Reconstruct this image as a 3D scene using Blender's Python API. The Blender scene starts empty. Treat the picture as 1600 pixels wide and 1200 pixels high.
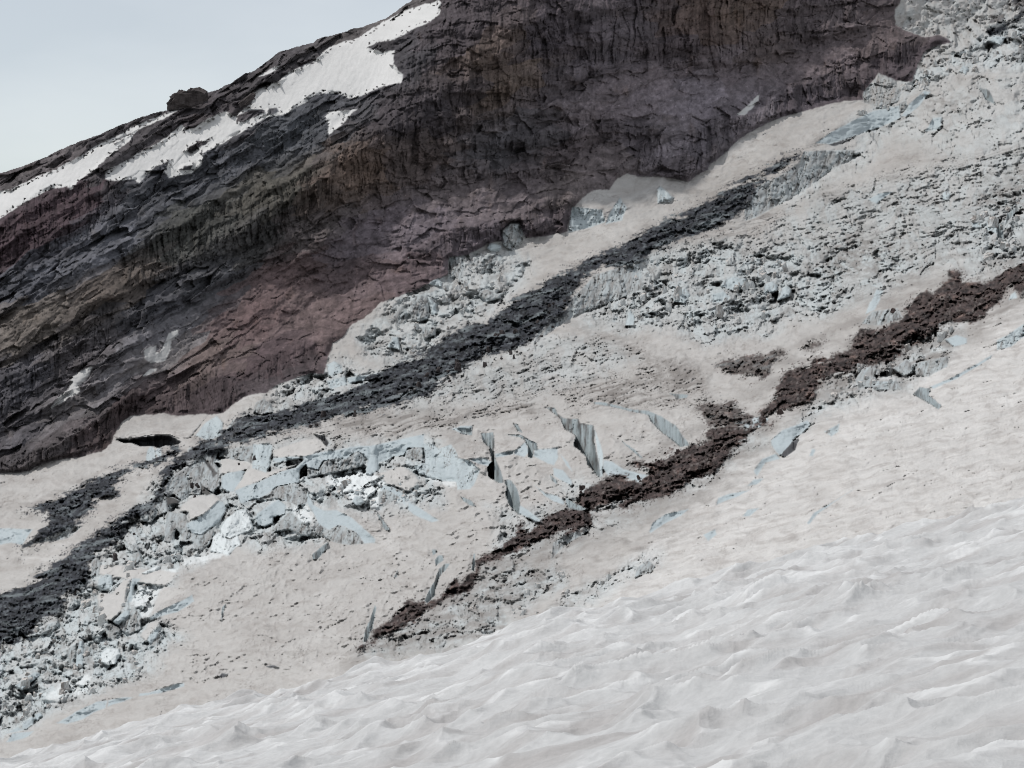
import bpy, bmesh, math, time
import numpy as np
from mathutils import Vector, Matrix
T0 = time.time()
F32 = np.float32
SC = bpy.context.scene
# ------------------------------------------------------------------ camera
FPX = 3465.0            # focal length in photo pixels (1600 wide, about 26 degrees)
HV = 500.0              # photo row of the horizon
PITCH = math.atan((600 - HV) / FPX)
cd = bpy.data.cameras.new('camera'); cam = bpy.data.objects.new('camera', cd)
SC.collection.objects.link(cam); SC.camera = cam
cd.sensor_fit = 'HORIZONTAL'; cd.angle = 2 * math.atan(800 / FPX)
cd.clip_start = 0.5; cd.clip_end = 20000
cam.location = (0, 0, 0); cam.rotation_euler = (math.pi / 2 - PITCH, 0, 0)
# ------------------------------------------------------------------ light
SUN_EL, SUN_AZ = 60.0, -72.0     # azimuth from +Y (view direction), negative = left
W = bpy.data.worlds.new('World'); SC.world = W; W.use_nodes = True
nt = W.node_tree; nt.nodes.clear()
N, L = nt.nodes.new, nt.links.new
sky = N('ShaderNodeTexSky'); sky.sky_type = 'NISHITA'; sky.sun_disc = False
sky.sun_elevation = math.radians(SUN_EL); sky.sun_rotation = math.radians(SUN_AZ)
sky.altitude = 2000; sky.dust_density = 2.5
bg1 = N('ShaderNodeBackground'); bg1.inputs[1].default_value = 0.05
L(sky.outputs[0], bg1.inputs[0])
tc = N('ShaderNodeTexCoord'); mp = N('ShaderNodeMapping'); mp.inputs['Scale'].default_value = (3, 3, 9)
nz = N('ShaderNodeTexNoise'); nz.inputs['Scale'].default_value = 1.6; nz.inputs['Detail'].default_value = 5
nz.inputs['Roughness'].default_value = 0.45
L(tc.outputs['Generated'], mp.inputs[0]); L(mp.outputs[0], nz.inputs[0])
cr = N('ShaderNodeValToRGB')
cr.color_ramp.elements[0].position = 0.42; cr.color_ramp.elements[0].color = (0.585, 0.58, 0.545, 1)
cr.color_ramp.elements[1].position = 0.60; cr.color_ramp.elements[1].color = (0.69, 0.675, 0.63, 1)
L(nz.outputs[0], cr.inputs[0])
bg2 = N('ShaderNodeBackground'); bg2.inputs[1].default_value = 0.72; L(cr.outputs[0], bg2.inputs[0])
ad = N('ShaderNodeAddShader'); L(bg1.outputs[0], ad.inputs[0]); L(bg2.outputs[0], ad.inputs[1])
wo = N('ShaderNodeOutputWorld'); L(ad.outputs[0], wo.inputs[0])
sd = bpy.data.lights.new('sun', 'SUN'); sd.energy = 2.5; sd.angle = math.radians(3); sd.color = (1, 0.965, 0.925)
sun = bpy.data.objects.new('sun', sd); SC.collection.objects.link(sun)
a, e = math.radians(SUN_AZ), math.radians(SUN_EL)
sdir = Vector((math.sin(a) * math.cos(e), math.cos(a) * math.cos(e), math.sin(e)))
sun.rotation_euler = sdir.to_track_quat('Z', 'Y').to_euler(); sun.location = sdir * 300
SC.view_settings.view_transform = 'Standard'; SC.view_settings.look = 'None'
SC.view_settings.exposure = 0.0; SC.view_settings.gamma = 1
SC.cycles.filter_width = 1.05; SC.cycles.max_bounces = 5; SC.cycles.diffuse_bounces = 3

# ------------------------------------------------------------------ maths
def hsh(xi, yi, seed):
    h = (xi.astype(np.int64) * 374761393 + yi.astype(np.int64) * 668265263 + seed * 1442695041) & 0xFFFFFFFF
    h = ((h ^ (h >> 13)) * 1274126177) & 0xFFFFFFFF
    return (h ^ (h >> 16)) & 0xFFFFFF
_ang = np.random.RandomState(5).rand(256) * 2 * math.pi
GX, GY = np.cos(_ang).astype(F32), np.sin(_ang).astype(F32)
def pn(x, y, seed=0):
    x = np.asarray(x, F32); y = np.asarray(y, F32)
    xf = np.floor(x); yf = np.floor(y); fx = x - xf; fy = y - yf
    xi = xf.astype(np.int64); yi = yf.astype(np.int64)
    # the hashes of a small lattice are looked up from a table
    x0, y0 = int(xi.min()), int(yi.min()); nx = int(xi.max()) - x0 + 2; ny = int(yi.max()) - y0 + 2
    gx_, gy_ = np.meshgrid(np.arange(x0, x0 + nx), np.arange(y0, y0 + ny))
    tab = (hsh(gx_, gy_, seed) & 255)
    TGx, TGy = GX[tab].ravel(), GY[tab].ravel()
    b = (yi - y0) * nx + (xi - x0)
    def dot(k, ax, ay): return TGx[k] * ax + TGy[k] * ay
    u = fx * fx * fx * (fx * (fx * 6 - 15) + 10); v = fy * fy * fy * (fy * (fy * 6 - 15) + 10)
    n0 = dot(b, fx, fy); n0 = n0 + u * (dot(b + 1, fx - 1, fy) - n0)
    n1 = dot(b + nx, fx, fy - 1); n1 = n1 + u * (dot(b + nx + 1, fx - 1, fy - 1) - n1)
    return (n0 + v * (n1 - n0)) * 1.5
def fbm(x, y, o=4, seed=0, g=0.5, lac=2.03):
    r = 0; a_ = 1.0; s = 0
    for i in range(o):
        r = r + a_ * pn(x, y, seed + i * 17); s += a_; a_ *= g; x = x * lac; y = y * lac
    return r / s
def ridged(x, y, o=4, seed=0, g=0.55, lac=2.07):
    r = 0; a_ = 1.0; s = 0; w = 1
    for i in range(o):
        k = 1 - np.abs(pn(x, y, seed + i * 13)) * 1.6; k = np.clip(k, 0, 1) ** 2
        r = r + a_ * k * w; w = np.clip(k * 1.6, 0.2, 1); s += a_; a_ *= g; x = x * lac; y = y * lac
    return r / s
def lines(x, y, seed, w=0.07, k=0.4):
    n = pn(x, y, seed) + k * pn(x * 2.3, y * 2.3, seed + 1)
    return 1 - ss(0, w, np.abs(n))
def worley(x, y, seed=0, jit=0.9, planes=False):
    """F1, F2-F1, three randoms of the nearest cell and the offset to its centre"""
    x = np.asarray(x, F32); y = np.asarray(y, F32)
    xi = np.floor(x).astype(np.int64); yi = np.floor(y).astype(np.int64)
    x0, y0 = int(xi.min()) - 1, int(yi.min()) - 1; nx = int(xi.max()) - x0 + 3; ny = int(yi.max()) - y0 + 3
    gx_, gy_ = np.meshgrid(np.arange(x0, x0 + nx), np.arange(y0, y0 + ny))
    R = [(hsh(gx_, gy_, seed * 7 + q) / 16777216.0).astype(F32).ravel() for q in range(5)]
    JX = (gx_.ravel() + 0.5 + (R[0] - 0.5) * jit).astype(F32); JY = (gy_.ravel() + 0.5 + (R[1] - 0.5) * jit).astype(F32)
    b = (yi - y0) * nx + (xi - x0)
    F1 = np.full(x.shape, 9, F32); F2 = F1.copy(); K = np.zeros(x.shape, np.int64)
    for dy in (-1, 0, 1):
        for dx in (-1, 0, 1):
            k = b + dy * nx + dx
            d = (JX[k] - x) ** 2 + (JY[k] - y) ** 2
            c = d < F1
            F2 = np.where(c, F1, np.minimum(F2, d)); K = np.where(c, k, K); F1 = np.where(c, d, F1)
    F1 = np.sqrt(F1); F2 = np.sqrt(F2)
    return F1, F2 - F1, R[2][K] - 0.5, R[3][K] - 0.5, R[4][K] - 0.5, x - JX[K], y - JY[K]
def ss(a_, b_, x):
    t = np.clip((x - a_) / (b_ - a_), 0, 1); return t * t * (3 - 2 * t)
def rot(U, V, deg):
    c, s = math.cos(math.radians(deg)), math.sin(math.radians(deg))
    return U * c + V * s, -U * s + V * c       # along, across (positive = down in the picture)
def lin(c):
    c = np.asarray(c, float) / 255; return np.where(c < 0.04045, c / 12.92, ((c + 0.055) / 1.055) ** 2.4)
_CB, _SB = math.cos(PITCH), math.sin(PITCH)
def world(u, v, D):
    """point seen at photo position (u, v) at depth D metres along the view axis"""
    x = (u - 800) / FPX * D; y = (600 - v) / FPX * D
    return np.stack([x, D * _CB + y * _SB, -D * _SB + y * _CB], -1)
KO = {'A': (0, 0, .3375), 'B': (530, 0, .3375), 'C': (1060, 0, .3375), 'D': (0, 400, .3375), 'E': (530, 400, .3375), 'F': (1060, 400, .3375),
      'G': (0, 800, .3375), 'H': (530, 800, .3375), 'I': (1060, 800, .3375), 'P': (0, 0, 1), 'J': (220, 670, .175), 'K': (480, 670, .175),
      'L': (0, 820, .175), 'M': (0, 960, .175), 'N': (740, 620, .175), 'O': (560, 830, .225), 'Q': (1180, 400, .2625), 'R': (960, 620, .2625),
      'S': (1180, 100, .2625), 'T': (500, 380, .2625)}
def pts(s):
    """'A 0,1 2,3 B 4,5': points measured in survey sheets (origin and scale above), P = whole photo"""
    out = []; k = 'P'
    for t in s.split():
        if t in KO: k = t; continue
        x, y = map(float, t.split(','))
        out.append((KO[k][0] + x * KO[k][2], KO[k][1] + y * KO[k][2]))
    return np.array(out)
def sdf_poly(P, U, V):
    """signed distance, positive inside"""
    d = np.full(U.shape, 1e9, F32); ins = np.zeros(U.shape, bool); n = len(P)
    for i in range(n):
        ax, ay = P[i]; bx, by = P[(i + 1) % n]
        ex, ey = bx - ax, by - ay; L2 = ex * ex + ey * ey + 1e-9
        wx, wy = U - ax, V - ay
        t = np.clip((wx * ex + wy * ey) / L2, 0, 1)
        d = np.minimum(d, (wx - t * ex) ** 2 + (wy - t * ey) ** 2)
        if ay != by:
            c = (ay > V) != (by > V)
            ins ^= c & (U < (V - ay) * ex / (by - ay) + ax)
    d = np.sqrt(d); return np.where(ins, d, -d)
# ------------------------------------------------------------------ the big grid (glacier and mountain)
STEP = 1.3
us = np.arange(-110, 1712, STEP)
us = np.concatenate([np.arange(-606, -112, 8), us, np.arange(us[-1] + 6, 2310, 8)]).astype(F32)      # finer where the photo looks
vs = np.concatenate([np.arange(-216, -8, 4), np.arange(-8, 1252, STEP)]).astype(F32)
U0, V0 = np.meshgrid(us, vs)
NR, NC = U0.shape
SKY = pts('P -620,500 -130,325 A 0,800 100,770 200,730 280,690 380,648 450,625 550,580 640,545 700,525 775,508 781,460 820,437 900,422 950,430 1010,412 1080,375 1140,335 1170,330 1220,295 1280,245 1370,215 1450,195 1470,178 1520,165 1600,145 B 50,135 100,125 170,100 230,75 290,30 330,5 P 650,-6 690,-25 800,-45 1000,-55 1400,-50 1730,-60')
skl = np.interp(us, SKY[:, 0], SKY[:, 1]).astype(F32)
skl = skl + 2.2 * fbm(us / 16, us * 0, 4, 3, 0.6) * ss(-60, 60, us + 100) + 1.0 * np.abs(pn(us / 5, us * 0 + 7, 8))
OVER = np.maximum(skl[None, :] - V0, 0)
U, V = U0, np.maximum(V0, skl[None, :])
# ragged edges: look masks up at slightly moved positions
WU = (1.6 * fbm(U / 4.5, V / 4.5, 2, 53, 0.6) + 2.6 * fbm(U / 13, V / 13, 3, 51, 0.6) + 5 * pn(U / 60, V / 60, 52)).astype(F32)
WV = (1.4 * fbm(U / 4.5, V / 4.5, 2, 63, 0.6) + 2.2 * fbm(U / 13, V / 13, 3, 61, 0.6) + 4 * pn(U / 60, V / 60, 62)).astype(F32)
WUm = (2.6 * fbm(U / 13, V / 13, 2, 51, 0.5)).astype(F32); WVm = (2.2 * fbm(U / 13, V / 13, 2, 61, 0.5)).astype(F32)
WUs = (5 * pn(U / 60, V / 60, 52) + 3 * pn(U / 21, V / 21, 54)).astype(F32); WVs = (4 * pn(U / 60, V / 60, 62) + 3 * pn(U / 21, V / 21, 64)).astype(F32)
def mask(s, warp=1.0, pad=40, out=-99.0):  # signed distance to an outline, looked up with ragged edges
    P = pts(s) if isinstance(s, str) else s
    c0 = np.searchsorted(us, P[:, 0].min() - pad); c1 = np.searchsorted(us, P[:, 0].max() + pad)
    r0 = np.searchsorted(vs, P[:, 1].min() - pad); r1 = np.searchsorted(vs, P[:, 1].max() + pad)
    m = np.full(U.shape, out, F32)
    sl = (slice(r0, r1), slice(c0, c1))
    m[sl] = sdf_poly(P, U[sl] + warp * WU[sl], V[sl] + warp * WV[sl])
    return m
# ---- base depth: a thin plate spline through surveyed points (u, v, metres)
CP = np.array([
 (1700,780,225),(1600,800,225),(1250,880,232),(1060,930,240),(730,1020,258),(540,1070,275),(270,1130,300),(0,1190,318),(-100,1240,318),
 (1700,1250,110),(800,1250,165),(300,1250,235),
 (1600,650,330),(1300,720,330),(1600,470,480),(1300,620,425),(1150,700,410),(900,860,335),(700,960,315),
 (900,780,402),(700,850,396),(500,950,366),(300,1010,370),(100,1090,362),(0,1130,362),
 (1100,620,500),(900,650,522),(700,690,515),(500,720,520),(300,800,468),(150,900,446),(0,1000,428),
 (1000,540,610),(1300,500,640),(1600,400,640),(1300,350,820),(1600,250,840),(1600,100,1080),(1450,150,1050),
 (500,650,610),(700,570,680),(900,450,765),(1100,350,860),(1250,250,950),(200,770,535),(0,930,475),
 (0,735,590),(200,690,630),(300,650,665),(540,540,735),(700,430,790),(860,370,850),(1000,300,915),(1100,270,955),(1340,160,1080),(1440,60,1180),
 (0,340,705),(0,275,770),(270,150,850),(500,60,930),(640,0,985),(300,400,735),(500,250,815),(200,560,665),(690,20,890),
 (1000,0,990),(1000,150,950),(1400,0,1175),(1600,0,1290),(1000,-200,1060),(1600,-200,1420),(-100,300,770),(-100,780,560),(1700,100,1150),(1700,440,520),(300,-100,930),
 (-560,1250,350),(-560,870,520),(-560,480,700),(2250,600,200),(2250,1250,95),(2250,300,520),(2250,0,1150),(2250,-150,1400)], float)
def tps(cp, U, V, lam=0.02):
    x = cp[:, 0] / 500; y = cp[:, 1] / 500; z = np.log(cp[:, 2]); n = len(x)
    def ph(r2): return 0.5 * r2 * np.log(r2 + 1e-12)
    K = ph((x[:, None] - x) ** 2 + (y[:, None] - y) ** 2) + lam * np.eye(n)
    Pm = np.stack([np.ones(n), x, y], 1); A = np.zeros((n + 3, n + 3)); A[:n, :n] = K; A[:n, n:] = Pm; A[n:, :n] = Pm.T
    w = np.linalg.solve(A, np.r_[z, 0, 0, 0]).astype(F32)
    Us, Vs = (U / 500).astype(F32), (V / 500).astype(F32)
    r = w[n] + w[n + 1] * Us + w[n + 2] * Vs
    for i in range(n):
        r2 = (Us - F32(x[i])) ** 2 + (Vs - F32(y[i])) ** 2 + F32(1e-9)
        r += w[i] * 0.5 * r2 * np.log(r2)
    return np.exp(r)
# evaluated on a coarse lattice, then resampled smoothly
def resample(arr, cu, cv, U, V):
    fu = (U - cu[0]) / (cu[1] - cu[0]); fv = (V - cv[0]) / (cv[1] - cv[0])
    iu = np.clip(np.floor(fu).astype(int), 1, len(cu) - 3); iv = np.clip(np.floor(fv).astype(int), 1, len(cv) - 3)
    tu = (fu - iu).astype(F32); tv = (fv - iv).astype(F32)
    def cub(t): t2 = t * t; t3 = t2 * t; return (-.5*t3+t2-.5*t, 1.5*t3-2.5*t2+1, -1.5*t3+2*t2+.5*t, .5*t3-.5*t2)
    cu_, cv_ = cub(tu), cub(tv); r = 0
    for j in range(4):
        row = 0
        for i in range(4): row = row + cu_[i] * arr[iv + j - 1, iu + i - 1]
        r = r + cv_[j] * row
    return r.astype(F32)
cu = np.arange(-680, 2400, 12.0); cv = np.arange(-260, 1300, 12.0)
CU, CV = np.meshgrid(cu, cv)
DC = tps(CP, CU, CV)
DB = resample(DC, cu, cv, U, V)
print('base', round(time.time() - T0, 1))
# ------------------------------------------------------------------ outlines of the regions
LOW = ('D 0,1003 130,990 200,965 300,940 390,930 470,905 510,870 527,828 570,770 620,745 690,735 760,722 830,735 900,735 960,735 1030,725 1080,690 1150,650 1230,630 1290,590 1370,560 1440,540 1500,545 1515,470 1540,400 1600,370 '
       'E 20,380 60,320 110,290 190,215 280,195 380,150 430,105 500,85 510,10 B 590,1185 680,1130 750,1120 752,1070 790,1035 840,1030 865,1100 950,1095 1050,1075 1075,960 1120,920 1180,885 1250,880 1290,820 1330,797 1400,815 1500,825 1570,835 '
       'C 0,835 50,845 90,810 135,780 140,755 200,720 260,670 330,610 420,570 500,545 590,510 680,478 760,465 850,465 850,430 900,375 930,340 1010,375 1080,385 1100,340 1120,290 1150,230 1220,205 1265,200 1250,180 1200,165 1140,175 1060,140 1010,115 1000,80 1005,30 1020,0 P 1404,-12 1420,-240')
rock_poly = np.concatenate([np.array([(-640, 900), (-140, 760)]), pts(LOW), np.array([(-640, -240)])])
M_ROCK = mask(rock_poly, 0.8, pad=3000)
# snow lying on the mountain: (outline, label, holes)
SNOWS = [
 ('A -350,1060 0,885 60,870 200,800 400,710 560,620 700,550 780,520 835,508 790,535 700,575 650,600 555,640 515,665 600,625 640,600 600,650 510,720 440,790 370,830 330,880 320,862 240,868 180,905 120,935 60,980 0,1015 -350,1250',
  'long white snowfield running down the left skyline ridge to the photo edge', []),
 ('A 490,830 490,800 570,750 700,680 780,625 850,575 870,600 900,590 960,550 1050,515 1085,540 1120,505 1160,480 1175,455 1160,440 1210,410 1290,380 1340,330 1450,290 1500,240 1530,215 1600,190 B 70,180 180,120 300,60 400,15 460,0 468,15 460,70 410,110 330,140 250,185 170,195 135,215 200,240 250,230 250,290 300,340 290,380 200,405 100,440 40,450 0,432 A 1500,435 1420,455 1430,470 1380,490 1320,525 1230,545 1150,590 1080,630 1000,680 940,710 930,760 880,800 830,810 780,825 760,790 780,740 720,770 680,810 640,845 620,830 540,840',
  'largest snowfield on the mountain, wide at the top with rippled surface and ragged lower edge',
  ['A 1090,560 1100,530 1150,512 1215,508 1218,525 1160,545 1110,562', 'A 868,700 880,675 930,655 970,650 960,665 915,690 880,712', 'A 1235,520 1250,500 1285,500 1295,515 1260,530', 'A 832,785 850,765 888,762 880,785']),
 ('P 510,184 515,178 530,174 556,169 548,176 540,190 530,200 513,212 514,196', 'small snow patch tucked against dark rock below the largest snowfield', []),
 ('A 1200,350 1240,325 1290,303 1270,325 1225,345', 'thin sliver of snow just under the skyline', []),
 ('D 235,705 290,640 320,620 340,560 400,525 425,520 400,570 360,600 365,625 320,650 300,670', 'narrow grey snow strip low on the left rock slope', []),
 ('D 670,475 665,440 690,425 722,415 715,445 740,450 760,420 790,360 830,340 835,360 800,390 795,430 765,478 730,490 710,485 690,492', 'hooked grey snow patch in the gully of the grey rock slope', []),
 ('D 665,557 700,525 722,523 690,550', 'tiny snow remnant just below the hooked snow patch', []),
 ('C 270,528 330,470 365,440 362,460 300,525', 'thin slanting streak of snow on the dark cliff at right', []),
]
SN = []
for s, lab, holes in SNOWS:
    m = mask(s, 0.75, pad=14)
    for h in holes: m = np.minimum(m, -mask(h, 0.7, pad=14))
    m = m - (7 * ss(0.38, 0.55, pn(U / 4.6, V / 3.6, 193 + len(SN))) * (m < 6) * (m > -3) if len(SN) < 3 else -0.8)
    SN.append(m)
M_SNOWR = np.max(SN, 0)
# dark debris on the ice
DEBRIS = [
 ('blue', 'G -350,560 0,390 60,350 150,310 230,240 300,190 400,140 500,60 600,0 D 690,1130 760,1050 750,1000 820,930 900,870 930,850 1000,850 1020,800 1050,790 1150,740 1300,715 1400,690 1600,640 E 150,560 260,480 400,440 550,350 680,310 830,200 930,130 1050,70 1200,0 C 0,985 130,920 280,845 380,790 450,745 570,700 560,740 430,820 370,860 330,950 260,1010 200,1040 100,1080 20,1100 E 1400,35 1270,50 1150,90 1080,170 1060,270 1000,290 940,320 900,390 800,430 700,460 580,510 540,560 400,640 270,680 200,710 0,755 D 1400,790 1250,830 1070,890 960,930 900,950 820,990 790,1060 740,1130 700,1185 G 600,60 560,120 420,220 420,350 300,390 290,450 200,520 100,580 0,640 -350,800',
  'long band of blue black rock debris crossing the whole glacier below the cliff'),
 ('blue', 'D 100,1185 230,1130 330,1080 400,1040 520,1000 640,960 820,870 840,900 760,950 640,990 520,1050 560,1100 450,1130 430,1185 G 330,70 250,110 180,150 80,190 130,130 200,70 240,20 180,0',
  'short strip of dark debris beside the left snow apron'),
 ('brown', 'O 0,835 30,790 120,780 110,690 190,630 250,590 330,510 370,475 440,490 480,490 570,450 600,400 690,320 710,370 770,295 805,300 810,230 900,160 1000,100 1080,20 1130,-60 N 510,1190 700,1030 800,1000 870,1010 900,930 1000,830 1100,770 1200,690 1320,700 1480,780 1560,690 1380,610 1500,580 1600,560 R 200,370 360,310 400,320 450,290 570,260 565,190 640,180 780,190 860,110 930,20 Q 0,940 80,880 180,700 280,650 320,640 320,590 350,575 430,620 450,590 560,560 590,480 640,420 740,440 860,380 890,300 960,240 1020,210 1060,230 1150,160 1160,100 1210,90 1240,140 1380,150 1480,80 1600,20 1720,-40 1720,130 1600,240 1520,200 1450,270 1280,390 1150,400 1060,480 900,560 780,640 600,660 540,710 440,720 400,750 360,830 230,900 130,960 90,1010 60,960 R 1000,80 940,180 850,160 780,260 700,330 620,420 480,480 340,580 240,610 150,620 60,660 0,650 N 1060,1020 1100,1180 O 1350,30 1130,130 1000,180 860,240 820,330 800,390 740,440 640,450 560,500 450,560 380,650 280,680 200,720 60,790 0,850',
  'brown black rock rubble band running diagonally up to the right photo edge'),
 ('grey', 'F 95,705 140,675 230,670 290,715 345,740 330,770 260,790 180,790 150,780 120,735', 'isolated mound of dark rubble above the brown debris band'),
 ('blue', 'C 1440,50 1500,60 1530,95 1560,60 1535,0 1530,-40 1650,-60 1700,90 1600,95 1500,130 1440,170 1420,130 1460,85', 'black rock outcrop in the snow at the top right corner'),
 ('grey', 'F 180,500 260,480 400,460 460,435 490,440 490,470 440,500 400,560 310,550 200,530', 'flat patch of dirty stones on the smooth snow left of the brown band'),
 ('grey', 'F 555,420 600,395 665,375 650,415 610,430', 'small oval stone patch beside the upper brown band'),
]
DBM = [mask(s, 1.3, pad=30) for _, s, _ in DEBRIS]
print('masks', round(time.time() - T0, 1))
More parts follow.
